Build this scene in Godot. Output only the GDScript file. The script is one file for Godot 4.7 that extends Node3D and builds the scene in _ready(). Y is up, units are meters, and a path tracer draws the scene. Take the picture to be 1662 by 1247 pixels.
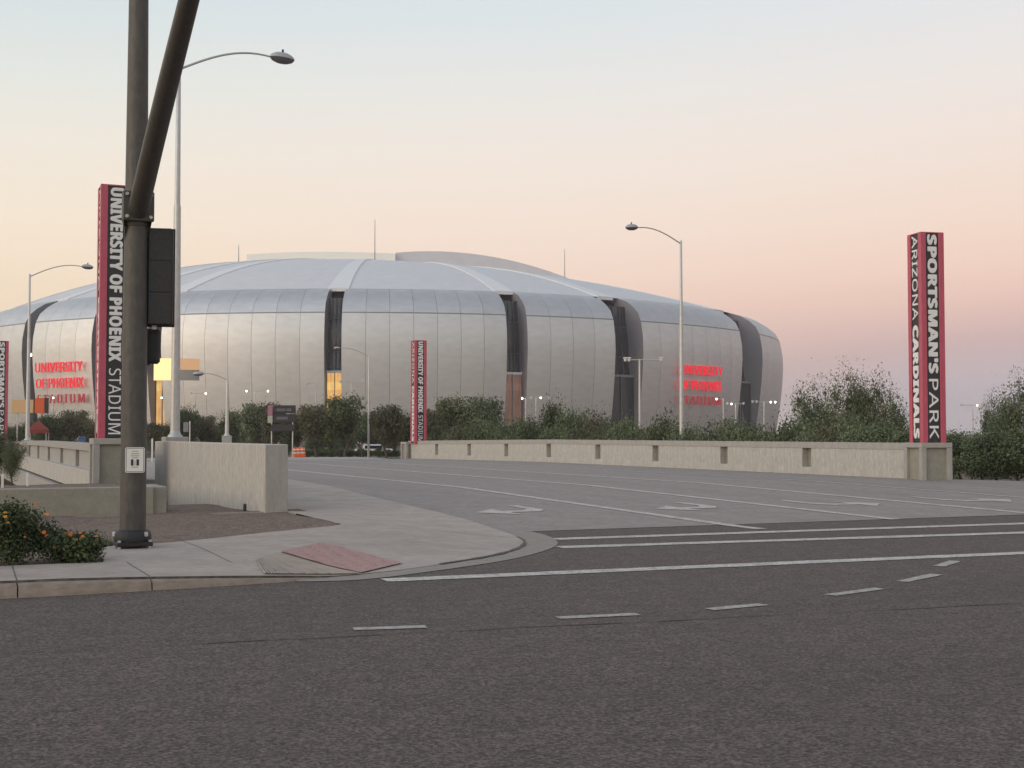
extends Node3D
# Dusk view across a street corner and a bridge approach to a domed metal stadium.
# Street frame: u runs away along the bridge, v runs to the right along the cross street.

const TH := 0.424437          # heading of the bridge, left of the camera axis
const EYE := 1.52
const FPX := 2100.0           # focal length in photograph pixels
const SEG := 12.0

var rng := RandomNumberGenerator.new()
var M := {}
var taken := {}
var U := Vector3(-sin(TH), 0, -cos(TH))
var V := Vector3(cos(TH), 0, -sin(TH))
var pitch := atan(81.5 / FPX)

# ---------------------------------------------------------------- mesh helpers
class MB:
	var st := SurfaceTool.new()
	func _init():
		st.begin(Mesh.PRIMITIVE_TRIANGLES)
		st.set_smooth_group(-1)
	func smooth(on: bool) -> void:
		st.set_smooth_group(1 if on else -1)
	func group(n: int) -> void:
		st.set_smooth_group(n)
	func tri(a: Vector3, b: Vector3, c: Vector3) -> void:   # counter-clockwise from outside
		st.add_vertex(a); st.add_vertex(c); st.add_vertex(b)
	func quad(a: Vector3, b: Vector3, c: Vector3, d: Vector3) -> void:
		tri(a, b, c); tri(a, c, d)
	func uvquad(a: Vector3, b: Vector3, c: Vector3, d: Vector3, ua: Vector2, ub: Vector2, uc: Vector2, ud: Vector2) -> void:
		for k in [[a, ua], [c, uc], [b, ub], [a, ua], [d, ud], [c, uc]]:
			st.set_uv(k[1]); st.add_vertex(k[0])
	func box(xf: Transform3D, s: Vector3, b := 0.0) -> void:
		if b <= 0.0:
			var h := s / 2
			var p := []
			for k in 8:
				p.append(xf * Vector3(h.x if k & 1 else -h.x, h.y if k & 2 else -h.y, h.z if k & 4 else -h.z))
			for f in [[4, 5, 7, 6], [1, 0, 2, 3], [5, 1, 3, 7], [0, 4, 6, 2], [6, 7, 3, 2], [0, 1, 5, 4]]:
				quad(p[f[0]], p[f[1]], p[f[2]], p[f[3]])
			return
		var e := s / 2 - Vector3(b, b, b)
		var h2 := s / 2
		var ax := [Vector3.RIGHT, Vector3.UP, Vector3.BACK]
		for i in 3:
			var j := (i + 1) % 3
			var k := (i + 2) % 3
			for g in [-1.0, 1.0]:
				var n: Vector3 = ax[i] * h2[i] * g
				var a: Vector3 = ax[j] * e[j]
				var c: Vector3 = ax[k] * e[k]
				if g > 0:
					quad(xf * (n - a - c), xf * (n + a - c), xf * (n + a + c), xf * (n - a + c))
				else:
					quad(xf * (n - a + c), xf * (n + a + c), xf * (n + a - c), xf * (n - a - c))
				for g2 in [-1.0, 1.0]:   # edge between face i,g and face j,g2, along k
					var p0: Vector3 = ax[i] * h2[i] * g + ax[j] * e[j] * g2
					var p1: Vector3 = ax[i] * e[i] * g + ax[j] * h2[j] * g2
					if g * g2 > 0:
						quad(xf * (p0 - c), xf * (p1 - c), xf * (p1 + c), xf * (p0 + c))
					else:
						quad(xf * (p0 + c), xf * (p1 + c), xf * (p1 - c), xf * (p0 - c))
		for sx in [-1.0, 1.0]:
			for sy in [-1.0, 1.0]:
				for sz in [-1.0, 1.0]:
					var q0 := xf * Vector3(h2.x * sx, e.y * sy, e.z * sz)
					var q1 := xf * Vector3(e.x * sx, h2.y * sy, e.z * sz)
					var q2 := xf * Vector3(e.x * sx, e.y * sy, h2.z * sz)
					if sx * sy * sz > 0: tri(q0, q1, q2)
					else: tri(q0, q2, q1)
	func tube(pts: Array, rad: Array, n := 12, caps := true) -> void:
		smooth(true)
		var rings := []
		var ref := Vector3.UP
		for i in pts.size():
			var t: Vector3 = (pts[min(i + 1, pts.size() - 1)] - pts[max(i - 1, 0)]).normalized()
			if i == 0 and abs(t.dot(ref)) > 0.95: ref = Vector3.RIGHT
			var a := (ref - t * ref.dot(t)).normalized()
			var b := t.cross(a)
			ref = a
			var ring := []
			for k in n:
				var an := TAU * k / n
				ring.append(pts[i] + (a * cos(an) + b * sin(an)) * float(rad[i]))
			rings.append(ring)
		for i in pts.size() - 1:
			for k in n:
				var k2 := (k + 1) % n
				quad(rings[i][k], rings[i][k2], rings[i + 1][k2], rings[i + 1][k])
		smooth(false)
		if caps:
			for k in n:
				var k2 := (k + 1) % n
				tri(pts[0], rings[0][k2], rings[0][k])
				tri(pts[-1], rings[-1][k], rings[-1][k2])
	func lathe(xf: Transform3D, prof: Array, n := 16, sm := true) -> void:   # prof: Vector2(radius, y) going up
		smooth(sm)
		for i in prof.size() - 1:
			for k in n:
				var a0 := TAU * k / n
				var a1 := TAU * (k + 1) / n
				var p: Vector2 = prof[i]
				var q: Vector2 = prof[i + 1]
				var pa := xf * Vector3(p.x * sin(a0), p.y, p.x * cos(a0))
				var pb := xf * Vector3(p.x * sin(a1), p.y, p.x * cos(a1))
				var qa := xf * Vector3(q.x * sin(a0), q.y, q.x * cos(a0))
				var qb := xf * Vector3(q.x * sin(a1), q.y, q.x * cos(a1))
				if p.x > 1e-5: tri(pa, pb, qb)
				if q.x > 1e-5: tri(pa, qb, qa)
		smooth(false)
	func done() -> ArrayMesh:
		st.generate_normals()
		return st.commit()

func numbered(n: String) -> String:
	if not taken.has(n):
		taken[n] = 0
		return n
	taken[n] += 1
	return "%s_%03d" % [n, taken[n]]

func part(called: String, mesh: Mesh, m: Material, parent: Node, xf := Transform3D()) -> MeshInstance3D:
	var o := MeshInstance3D.new()
	o.name = called if parent != self else numbered(called)
	o.mesh = mesh
	o.material_override = m
	parent.add_child(o, true)
	o.transform = xf
	return o

func thing(called: String, label: String, category: String, at := Vector3.ZERO, turn := 0.0, grp := "") -> Node3D:
	var o := Node3D.new()
	o.name = numbered(called)
	add_child(o)
	o.position = at
	o.rotation.y = turn
	tag(o, label, category, grp)
	return o

func tag(o: Node, label: String, category: String, grp := "") -> Node:
	o.set_meta("label", label)
	o.set_meta("category", category)
	if grp: o.set_meta("group", grp)
	return o

func struct(called: String, mesh: Mesh, m: Material, parent: Node = self) -> MeshInstance3D:
	var o := part(called, mesh, m, parent)
	if parent == self: o.set_meta("kind", "structure")
	return o

func T(p: Vector3, turn := 0.0) -> Transform3D:
	return Transform3D(Basis(Vector3.UP, turn), p)

# street frame to world
func W(u: float, v: float, y := 0.0) -> Vector3:
	return U * u + V * v + Vector3(0, y, 0)

# a point seen at photograph position (x, y) at a given distance, used to survey where things stand
func spot(x: float, y: float, depth: float) -> Vector3:
	var d := Vector3((x - 831.0) / FPX, -(y - 623.5) / FPX, -1.0)
	d = d.rotated(Vector3.RIGHT, pitch)
	return d * depth + Vector3(0, EYE, 0)

func ordinal(n: int) -> String:
	return ["first", "second", "third", "fourth", "fifth", "sixth", "seventh", "eighth", "ninth", "tenth", "eleventh", "twelfth", "thirteenth", "fourteenth", "fifteenth", "sixteenth", "seventeenth", "eighteenth", "nineteenth", "twentieth", "twenty-first", "twenty-second", "twenty-third", "twenty-fourth", "twenty-fifth", "twenty-sixth", "twenty-seventh", "twenty-eighth", "twenty-ninth", "thirtieth"][n]

# ---------------------------------------------------------------- textures and materials
func noise_img(size: int, kind: int, freq: float, sd: int, oct := 3) -> PackedByteArray:
	var n := FastNoiseLite.new()
	n.noise_type = kind
	n.seed = sd
	n.frequency = freq
	n.fractal_octaves = oct
	if kind == FastNoiseLite.TYPE_CELLULAR:
		n.cellular_return_type = FastNoiseLite.RETURN_CELL_VALUE
		n.fractal_type = FastNoiseLite.FRACTAL_NONE
	var im := n.get_seamless_image(size, size)
	im.convert(Image.FORMAT_L8)
	return im.get_data()

# two colours blended by weighted layers of noise: [kind, frequency, weight]
func grain(size: int, c0: Color, c1: Color, layers: Array, sd: int, sharp := 1.0) -> ImageTexture:
	var data := []
	for k in layers.size():
		data.append(noise_img(size, layers[k][0], layers[k][1], sd + k * 7))
	var out := PackedByteArray()
	out.resize(size * size * 3)
	var a := [c0.r8, c0.g8, c0.b8]
	var b := [c1.r8, c1.g8, c1.b8]
	for i in size * size:
		var t := 0.0
		for k in data.size():
			t += (data[k][i] / 255.0 - 0.5) * float(layers[k][2])
		t = clampf(0.5 + t * sharp, 0.0, 1.0)
		for c in 3:
			out[i * 3 + c] = int(a[c] + (b[c] - a[c]) * t)
	return ImageTexture.create_from_image(Image.create_from_data(size, size, false, Image.FORMAT_RGB8, out))

func bumps(size: int, kind: int, freq: float, sd: int, strength: float) -> ImageTexture:
	var d := noise_img(size, kind, freq, sd)
	var im := Image.create_from_data(size, size, false, Image.FORMAT_L8, d)
	im.convert(Image.FORMAT_RGBA8)
	im.bump_map_to_normal_map(strength)
	return ImageTexture.create_from_image(im)

func L(r: float, g: float, b: float) -> Color:      # linear base colour
	return Color(r, g, b).linear_to_srgb()

func plain(c: Color, rough := 0.7, metal := 0.0) -> StandardMaterial3D:
	var m := StandardMaterial3D.new()
	m.albedo_color = c
	m.roughness = rough
	m.metallic = metal
	return m

func tiled(t: Texture2D, metres: Vector3, rough := 0.9, nrm: Texture2D = null, depth := 0.5) -> StandardMaterial3D:
	var m := StandardMaterial3D.new()
	m.albedo_texture = t
	m.roughness = rough
	m.uv1_triplanar = true
	m.uv1_world_triplanar = true
	m.uv1_scale = Vector3(1 / metres.x, 1 / metres.y, 1 / metres.z)
	if nrm:
		m.normal_enabled = true
		m.normal_texture = nrm
		m.normal_scale = depth
	return m

func glow(c: Color, e: float) -> StandardMaterial3D:
	var m := plain(Color(0.05, 0.05, 0.05), 0.5)
	m.emission_enabled = true
	m.emission = c
	m.emission_energy_multiplier = e
	return m

func materials() -> void:
	var SX := FastNoiseLite.TYPE_SIMPLEX_SMOOTH
	var CE := FastNoiseLite.TYPE_CELLULAR
	var n_fine := bumps(512, CE, 0.16, 5, 2.0)
	var n_soft := bumps(512, SX, 0.05, 6, 3.0)
	M.street = tiled(grain(1024, L(0.014, 0.0103, 0.0092), L(0.258, 0.190, 0.163), [[CE, 0.17, 0.55], [CE, 0.34, 0.45], [SX, 0.03, 0.15], [SX, 0.008, 0.15]], 11, 0.78), Vector3(3.1, 3.1, 3.1), 0.85, n_fine, 0.6)
	M.street.vertex_color_use_as_albedo = true
	M.deck = tiled(grain(1024, L(0.195, 0.166, 0.150), L(0.37, 0.32, 0.292), [[CE, 0.2, 0.3], [SX, 0.02, 0.55], [SX, 0.006, 0.4]], 21, 0.8), Vector3(5.3, 5.3, 5.3), 0.85, n_fine, 0.25)
	M.deck.vertex_color_use_as_albedo = true
	M.walk = tiled(grain(1024, L(0.30, 0.252, 0.215), L(0.48, 0.41, 0.357), [[CE, 0.25, 0.2], [SX, 0.02, 0.5], [SX, 0.005, 0.6]], 31, 0.8), Vector3(4.3, 4.3, 4.3), 0.9, n_fine, 0.15)
	M.walk.vertex_color_use_as_albedo = true
	M.gutter = tiled(grain(512, L(0.21, 0.18, 0.155), L(0.34, 0.298, 0.26), [[CE, 0.25, 0.3], [SX, 0.02, 0.7]], 35, 0.8), Vector3(2.3, 2.3, 2.3), 0.9, n_fine, 0.2)
	M.kerb = tiled(grain(512, L(0.16, 0.122, 0.094), L(0.37, 0.305, 0.245), [[CE, 0.3, 0.2], [SX, 0.02, 0.8]], 37, 0.9), Vector3(1.7, 0.6, 1.7), 0.9, n_fine, 0.2)
	M.dark_mottle = tiled(grain(512, L(0.035, 0.03, 0.027), L(0.2, 0.17, 0.145), [[SX, 0.03, 0.9]], 38, 1.2), Vector3(2.1, 2.1, 2.1), 0.9)
	var board := grain(1024, L(0.31, 0.288, 0.258), L(0.60, 0.562, 0.51), [[SX, 0.06, 0.8], [SX, 0.015, 0.7], [CE, 0.1, 0.12]], 41, 0.85)
	M.wall = tiled(board, Vector3(2.2, 13.0, 2.2), 0.9, bumps(512, SX, 0.1, 43, 3.0), 0.35)
	M.wall2 = tiled(grain(1024, L(0.28, 0.262, 0.24), L(0.44, 0.415, 0.382), [[SX, 0.05, 0.5], [SX, 0.012, 0.7], [CE, 0.1, 0.15]], 45, 0.8), Vector3(2.6, 9.0, 2.6), 0.9, n_soft, 0.2)
	M.lowwall = tiled(grain(512, L(0.22, 0.205, 0.165), L(0.36, 0.337, 0.28), [[CE, 0.22, 0.35], [SX, 0.02, 0.6]], 47, 0.8), Vector3(2.6, 2.6, 2.6), 0.9, n_soft, 0.2)
	M.gravel = tiled(grain(1024, L(0.07, 0.047, 0.036), L(0.31, 0.226, 0.174), [[CE, 0.12, 0.65], [CE, 0.3, 0.3], [SX, 0.01, 0.35]], 51, 0.9), Vector3(3.7, 3.7, 3.7), 0.95, bumps(512, CE, 0.12, 52, 5.0), 1.0)
	M.gravel.vertex_color_use_as_albedo = true
	M.paint = tiled(grain(512, L(0.25, 0.222, 0.205), L(0.74, 0.68, 0.63), [[CE, 0.2, 0.5], [SX, 0.03, 0.7], [SX, 0.008, 0.5]], 61, 1.0), Vector3(1.3, 1.3, 1.3), 0.8)
	M.worn = tiled(grain(512, L(0.20, 0.175, 0.162), L(0.62, 0.56, 0.52), [[CE, 0.2, 0.4], [SX, 0.03, 0.7]], 63, 1.0), Vector3(1.7, 1.7, 1.7), 0.85)
	M.tar = tiled(grain(256, L(0.012, 0.011, 0.011), L(0.06, 0.052, 0.05), [[SX, 0.05, 0.9]], 65), Vector3(1.1, 1.1, 1.1), 0.7)
	M.pink = tiled(grain(512, L(0.34, 0.20, 0.188), L(0.47, 0.30, 0.277), [[CE, 0.2, 0.3], [SX, 0.02, 0.7]], 67), Vector3(1.3, 1.3, 1.3), 0.85)
	M.steel = tiled(grain(512, L(0.062, 0.056, 0.049), L(0.125, 0.113, 0.099), [[SX, 0.02, 0.7], [CE, 0.1, 0.2]], 71), Vector3(0.9, 2.5, 0.9), 0.55)
	M.steel.metallic = 0.3
	M.black = plain(L(0.016, 0.016, 0.017), 0.55)
	M.blackbox = tiled(grain(256, L(0.013, 0.013, 0.014), L(0.03, 0.03, 0.031), [[SX, 0.03, 0.8]], 73), Vector3(0.6, 0.6, 0.6), 0.6)
	M.galv = tiled(grain(512, L(0.42, 0.41, 0.40), L(0.62, 0.605, 0.585), [[SX, 0.02, 0.8], [CE, 0.08, 0.2]], 75), Vector3(0.8, 3.0, 0.8), 0.45)
	M.galv.metallic = 0.5
	M.headtop = plain(L(0.42, 0.42, 0.42), 0.5, 0.3)
	M.headlow = plain(L(0.16, 0.15, 0.155), 0.35, 0.1)
	M.red = tiled(grain(512, L(0.42, 0.062, 0.10), L(0.55, 0.105, 0.15), [[SX, 0.02, 0.8]], 77), Vector3(2.0, 5.0, 2.0), 0.45)
	M.dark = plain(L(0.028, 0.026, 0.03), 0.5)
	M.letter = plain(L(0.78, 0.76, 0.74), 0.6)
	M.sign_white = plain(L(0.72, 0.70, 0.66), 0.5)
	M.sign_grey = plain(L(0.36, 0.34, 0.32), 0.6)
	# stadium: brushed metal cladding with fine horizontal corrugation, a few tones of it
	M.metal = []
	for k in 4:
		var m := StandardMaterial3D.new()
		var s: float = [0.0, 0.012, -0.012, 0.022][k]
		m.albedo_texture = cladding(0.60 + s, 81 + k)
		m.metallic = 0.86
		m.roughness = 0.54
		m.uv1_scale = Vector3(1, 1, 1)
		M.metal.append(m)
	M.jamb = plain(L(0.23, 0.22, 0.24), 0.6, 0.1)
	M.seam = plain(L(0.30, 0.295, 0.285), 0.6, 0.3)
	M.glass = plain(L(0.03, 0.034, 0.04), 0.12, 0.0)
	M.mullion = plain(L(0.12, 0.12, 0.125), 0.5, 0.5)
	M.roof = tiled(grain(512, L(0.56, 0.56, 0.57), L(0.68, 0.68, 0.69), [[SX, 0.015, 0.6], [CE, 0.05, 0.15]], 91), Vector3(37, 37, 37), 0.55)
	M.rib = plain(L(0.72, 0.72, 0.72), 0.6)
	M.roofpanel = tiled(grain(512, L(0.52, 0.505, 0.53), L(0.60, 0.585, 0.61), [[SX, 0.015, 0.6]], 93), Vector3(41, 41, 41), 0.6)
	M.roofwhite = plain(L(0.86, 0.83, 0.76), 0.6)
	M.redglow = glow(Color(1.0, 0.10, 0.20), 0.85)
	M.reddim = glow(Color(0.85, 0.14, 0.22), 0.5)
	M.lobby = lobby(false)
	M.lobbydim = lobby(true)
	M.lamp = glow(Color(1.0, 0.97, 0.84), 6.0)
	M.lampoff = plain(L(0.62, 0.62, 0.62), 0.5)
	M.orange = plain(L(0.75, 0.13, 0.03), 0.6)
	# plants
	M.bark = tiled(grain(256, L(0.05, 0.038, 0.028), L(0.15, 0.12, 0.09), [[SX, 0.05, 0.9]], 95), Vector3(0.5, 1.5, 0.5), 0.95)
	M.leaf = leafmat(Color(1, 1, 1))

func cladding(level: float, sd: int) -> ImageTexture:
	var w := 64
	var h := 512
	var im := Image.create(w, h, false, Image.FORMAT_RGB8)
	var r := RandomNumberGenerator.new()
	r.seed = sd
	var n := FastNoiseLite.new()
	n.seed = sd
	n.frequency = 0.02
	for y in h:
		var line := 0.0
		if y % 16 == 0: line = -0.09
		elif y % 4 == 0: line = -0.02
		var row := r.randf_range(-0.012, 0.012)
		for x in w:
			var e := level + line + row + n.get_noise_2d(x, y * 0.7) * 0.05
			im.set_pixel(x, y, L(e, e * 0.99, e * 0.98))
	return ImageTexture.create_from_image(im)

func lobby(dim: bool) -> StandardMaterial3D:
	var im := Image.create(64, 128, false, Image.FORMAT_RGB8)
	var n := FastNoiseLite.new()
	n.seed = 5
	n.frequency = 0.06
	for y in 128:
		for x in 64:
			var t := n.get_noise_2d(x * 1.6, y * 0.5) * 0.18
			if y > 15 and y < 30: t += 0.12
			if x % 16 == 0: t -= 0.2
			var c := Color(0.95, 0.72, 0.42) * (1.0 + t)
			if dim: c = Color(0.42, 0.31, 0.27) * (1.0 + t)
			c.a = 1.0
			im.set_pixel(x, y, c)
	var m := plain(Color(0.1, 0.08, 0.06), 0.2)
	m.emission_enabled = true
	m.emission = Color(1, 1, 1)
	m.emission_texture = ImageTexture.create_from_image(im)
	m.emission_operator = BaseMaterial3D.EMISSION_OP_MULTIPLY
	m.emission_energy_multiplier = 0.85
	return m

func leafmat(c: Color) -> StandardMaterial3D:
	var m := plain(c, 0.75)
	m.vertex_color_use_as_albedo = true
	m.cull_mode = BaseMaterial3D.CULL_DISABLED
	m.backlight_enabled = true
	m.backlight = L(0.03, 0.045, 0.015)
	return m

# ---------------------------------------------------------------- sky
func sky_image() -> Image:
	# rows of the sky: elevation, then sRGB colours at angles from the sunset: 0, 60, 103, 125, 147, 180 degrees
	var D := [0.0, 60.0, 103.0, 125.0, 147.0, 180.0]
	var E := [0.0, 2.0, 4.0, 5.6, 7.0, 9.0, 12.0, 15.0, 18.7, 35.0, 90.0]
	var C := [
		[[255, 228, 194], [253, 220, 184], [241, 212, 180], [205, 178, 170], [158, 156, 172], [140, 145, 165]],
		[[255, 233, 202], [254, 226, 190], [246, 218, 188], [222, 190, 178], [176, 164, 176], [155, 152, 170]],
		[[255, 238, 210], [255, 232, 198], [251, 224, 192], [240, 204, 186], [215, 182, 180], [180, 165, 175]],
		[[255, 241, 216], [255, 235, 204], [252, 227, 195], [248, 214, 194], [240, 200, 186], [215, 182, 182]],
		[[255, 242, 204], [255, 235, 202], [253, 231, 202], [251, 222, 202], [249, 213, 194], [235, 198, 188]],
		[[255, 246, 220], [254, 240, 214], [252, 235, 211], [251, 229, 212], [250, 222, 204], [243, 211, 199]],
		[[252, 246, 232], [248, 241, 224], [245, 236, 221], [247, 234, 222], [247, 229, 217], [240, 219, 210]],
		[[240, 242, 238], [234, 237, 230], [230, 234, 228], [236, 234, 229], [240, 232, 227], [234, 223, 219]],
		[[226, 234, 238], [218, 229, 232], [212, 226, 231], [219, 230, 234], [228, 231, 235], [222, 224, 228]],
		[[184, 196, 210], [180, 193, 208], [176, 189, 205], [174, 186, 203], [172, 183, 201], [168, 178, 198]],
		[[152, 160, 176], [152, 160, 176], [152, 160, 176], [152, 160, 176], [152, 160, 176], [152, 160, 176]]]
	var boost := [2.1, 1.35, 1.0, 1.0, 1.0, 0.85]
	var w := 1024
	var h := 512
	var im := Image.create(w, h, false, Image.FORMAT_RGBAF)
	var sun_az := -125.0
	var tab := []
	for e in E.size():
		var row := []
		for d in D.size():
			var c: Color = Color8(C[e][d][0], C[e][d][1], C[e][d][2]).srgb_to_linear()
			var grey := c.get_luminance()
			c = c.lerp(Color(grey, grey, grey), 0.12) * 1.01
			row.append(c * boost[d])
		tab.append(row)
	for y in h:
		var el := absf(90.0 - (y + 0.5) * 180.0 / h)
		var ei := 0
		while ei < E.size() - 2 and el > E[ei + 1]: ei += 1
		var et := clampf((el - E[ei]) / (E[ei + 1] - E[ei]), 0.0, 1.0)
		for x in w:
			var az := (x + 0.5) * 360.0 / w      # the panorama's left edge faces -Z
			var dd := absf(fposmod(az - sun_az + 180.0, 360.0) - 180.0)
			var di := 0
			while di < D.size() - 2 and dd > D[di + 1]: di += 1
			var dt: float = clampf((dd - D[di]) / (D[di + 1] - D[di]), 0.0, 1.0)
			dt = dt * dt * (3 - 2 * dt) * 0.5 + dt * 0.5
			var c0: Color = tab[ei][di].lerp(tab[ei][di + 1], dt)
			var c1: Color = tab[ei + 1][di].lerp(tab[ei + 1][di + 1], dt)
			var c := c0.lerp(c1, et)
			c.a = 1.0
			im.set_pixel(x, y, c)
	return im

# ---------------------------------------------------------------- ground heights
func lin(x: float, xs: Array, ys: Array) -> float:
	if x <= xs[0]: return ys[0]
	for i in xs.size() - 1:
		if x <= xs[i + 1]:
			return lerpf(ys[i], ys[i + 1], (x - xs[i]) / (xs[i + 1] - xs[i]))
	return ys[-1]

func road_y(u: float) -> float:
	return lin(u, [18, 30, 56, 74, 104, 132], [0.0, 0.19, 0.20, 0.05, -0.55, -1.0])

func terrain(u: float, v: float) -> float:
	var n := sin(u * 1.7 + v * 0.9) * 0.012 + sin(v * 2.3 - u * 0.6) * 0.012
	if v < 5.7 or (v < 5.82 and u < 34.0) or (v < 6.2 and u > 22.4 and u < 34.0):
		if u < lin(v, [1.7, 1.95, 2.75, 3.35, 4.1, 4.9, 5.72, 5.82, 5.9], [14.4, 16.05, 16.5, 16.9, 17.5, 18.1, 18.75, 18.9, 22.4]): return -0.07
		if u < 23.17: return 0.115 + n + clampf((u - 17) * 0.006, 0, 0.04)
		if v > 3.85: return lin(u, [23.17, 27, 34, 42, 78, 88, 120], [0.12, 0.06, -0.3, -3.0, -3.0, -1.2, -1.1]) + n
		return lin(u, [23.17, 23.3, 27, 33, 42, 78, 88, 120], [0.5, 0.53, 0.52, 0.30, -3.0, -3.0, -1.2, -1.1]) + n
	if v < 27.5:
		if u < 18.5: return -0.07
		return lin(u, [18.5, 30, 36, 42, 78, 85, 90, 132], [-0.08, 0.06, -0.3, -3.0, -3.0, -0.55, -0.45, -1.08])
	if u < 18.5: return -0.07
	return lin(u, [18.5, 27, 36, 44, 78, 88, 132], [-0.06, 0.06, -0.1, -2.6, -2.6, -1.0, -1.1]) + n

func steps(a: float, b: float, d: float) -> Array:
	var out := []
	var n := int(ceil((b - a) / d))
	for i in n: out.append(a + (b - a) * i / n)
	return out

# a sheet over the street frame with a height function and mottled vertex colours
func sheet(us: Array, vs: Array, hf: Callable, mott := 0.12, sd := 1, su := 1.0, sv := 1.0) -> ArrayMesh:
	var n := FastNoiseLite.new()
	n.seed = sd
	n.frequency = 0.18
	var pos := PackedVector3Array()
	var col := PackedColorArray()
	var idx := PackedInt32Array()
	for u in us:
		for v in vs:
			pos.append(W(u, v, hf.call(u, v)))
			var k: float = 1.0 + n.get_noise_2d(u * su, v * sv) * mott * 1.6 + n.get_noise_2d(u * 0.22 + 90, v * 0.22) * mott
			col.append(Color(k, k, k))
	var c := vs.size()
	for i in us.size() - 1:
		for j in c - 1:
			var a := i * c + j
			idx.append_array([a, a + c, a + 1, a + 1, a + c, a + c + 1])
	return from_arrays(pos, col, idx)

func from_arrays(pos: PackedVector3Array, col: PackedColorArray, idx: PackedInt32Array) -> ArrayMesh:
	var arr := []
	arr.resize(Mesh.ARRAY_MAX)
	arr[Mesh.ARRAY_VERTEX] = pos
	arr[Mesh.ARRAY_COLOR] = col
	arr[Mesh.ARRAY_INDEX] = idx
	var m := ArrayMesh.new()
	m.add_surface_from_arrays(Mesh.PRIMITIVE_TRIANGLES, arr)
	var st := SurfaceTool.new()
	st.create_from(m, 0)
	st.generate_normals()
	return st.commit()

# a painted strip that follows the road height
func stripe(u0: float, v0: float, u1: float, v1: float, wid: float, lift := 0.006, ragged := 0.0) -> ArrayMesh:
	var b := MB.new()
	var knots := [0.0, 1.0]
	for k in [18.0, 30.0, 56.0, 74.0, 104.0, 132.0]:
		if absf(u1 - u0) > 0.01:
			var t: float = (k - u0) / (u1 - u0)
			if t > 0.001 and t < 0.999: knots.append(t)
	var m := int(Vector2(u1 - u0, v1 - v0).length() / 0.35) if ragged > 0 else 0
	for k in m: knots.append((k + 0.5) / m)
	knots.sort()
	var d := Vector2(u1 - u0, v1 - v0).normalized()
	var nrm := Vector2(-d.y, d.x) * wid / 2
	var prev := []
	for t in knots:
		var c := Vector2(lerpf(u0, u1, t), lerpf(v0, v1, t))
		var a := c + nrm * (1 + rng.randf_range(-ragged, ragged))
		var e := c - nrm * (1 + rng.randf_range(-ragged, ragged))
		var pa := W(a.x, a.y, road_y(a.x) + lift)
		var pe := W(e.x, e.y, road_y(e.x) + lift)
		if prev: b.quad(prev[0], prev[1], pe, pa)
		prev = [pa, pe]
	return b.done()

func turn_arrow(u: float, v: float, side: float) -> ArrayMesh:
	# stem from far, coming nearer, then bending sideways into a broad head
	var pts := [Vector2(1.35, 0.55), Vector2(1.35, 0.32), Vector2(0.4, 0.32), Vector2(0.05, 0.1), Vector2(0.05, -0.35), Vector2(0.55, -0.35), Vector2(-0.15, -1.0), Vector2(-0.85, -0.35), Vector2(-0.3, -0.35), Vector2(-0.3, 0.28), Vector2(0.1, 0.55)]
	var poly := PackedVector2Array()
	for p in pts: poly.append(p)
	var tri := Geometry2D.triangulate_polygon(poly)
	var b := MB.new()
	for i in range(0, tri.size(), 3):
		var q := []
		for k in 3:
			var p: Vector2 = poly[tri[i + k]]
			q.append(W(u + p.x, v + p.y * side, road_y(u + p.x) + 0.008))
		b.tri(q[0], q[1], q[2])
	return b.done()

# ---------------------------------------------------------------- lettering
func lettering(called: String, text: String, weight: int, origin: Vector3, along: Vector3, up: Vector3, length: float, height: float, m: Material, parent: Node, deep := 0.02) -> void:
	var f := SystemFont.new()
	f.font_names = PackedStringArray(["Droid Sans"])
	f.font_weight = weight
	var t := TextMesh.new()
	t.text = text
	t.font = f
	t.font_size = 64
	t.pixel_size = 0.01
	t.depth = 0.05
	t.curve_step = 2.0
	var bb := t.get_aabb()
	var sx := length / (bb.size.x + (bb.size.y * 0.1 if weight > 500 else 0.0))
	var sy := height / bb.size.y
	var nrm := along.cross(up)
	var basis := Basis(along * sx, up * sy, nrm * (deep / 0.05))
	var centre := bb.get_center()
	var mesh: Mesh = t
	if weight > 500:         # heavy strokes: the glyphs struck several times, a little apart
		var st := SurfaceTool.new()
		st.begin(Mesh.PRIMITIVE_TRIANGLES)
		var e := bb.size.y * 0.05
		for k in 5:
			var off := Vector3([0.0, e, -e, 0.0, 0.0][k], [0.0, 0.0, 0.0, e, -e][k] * 0.6, k * 0.0018)
			st.append_from(t, 0, Transform3D(Basis(), off))
		mesh = st.commit()
	var o := part(called, mesh, m, parent)
	o.transform = Transform3D(basis, origin - basis * centre)

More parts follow.
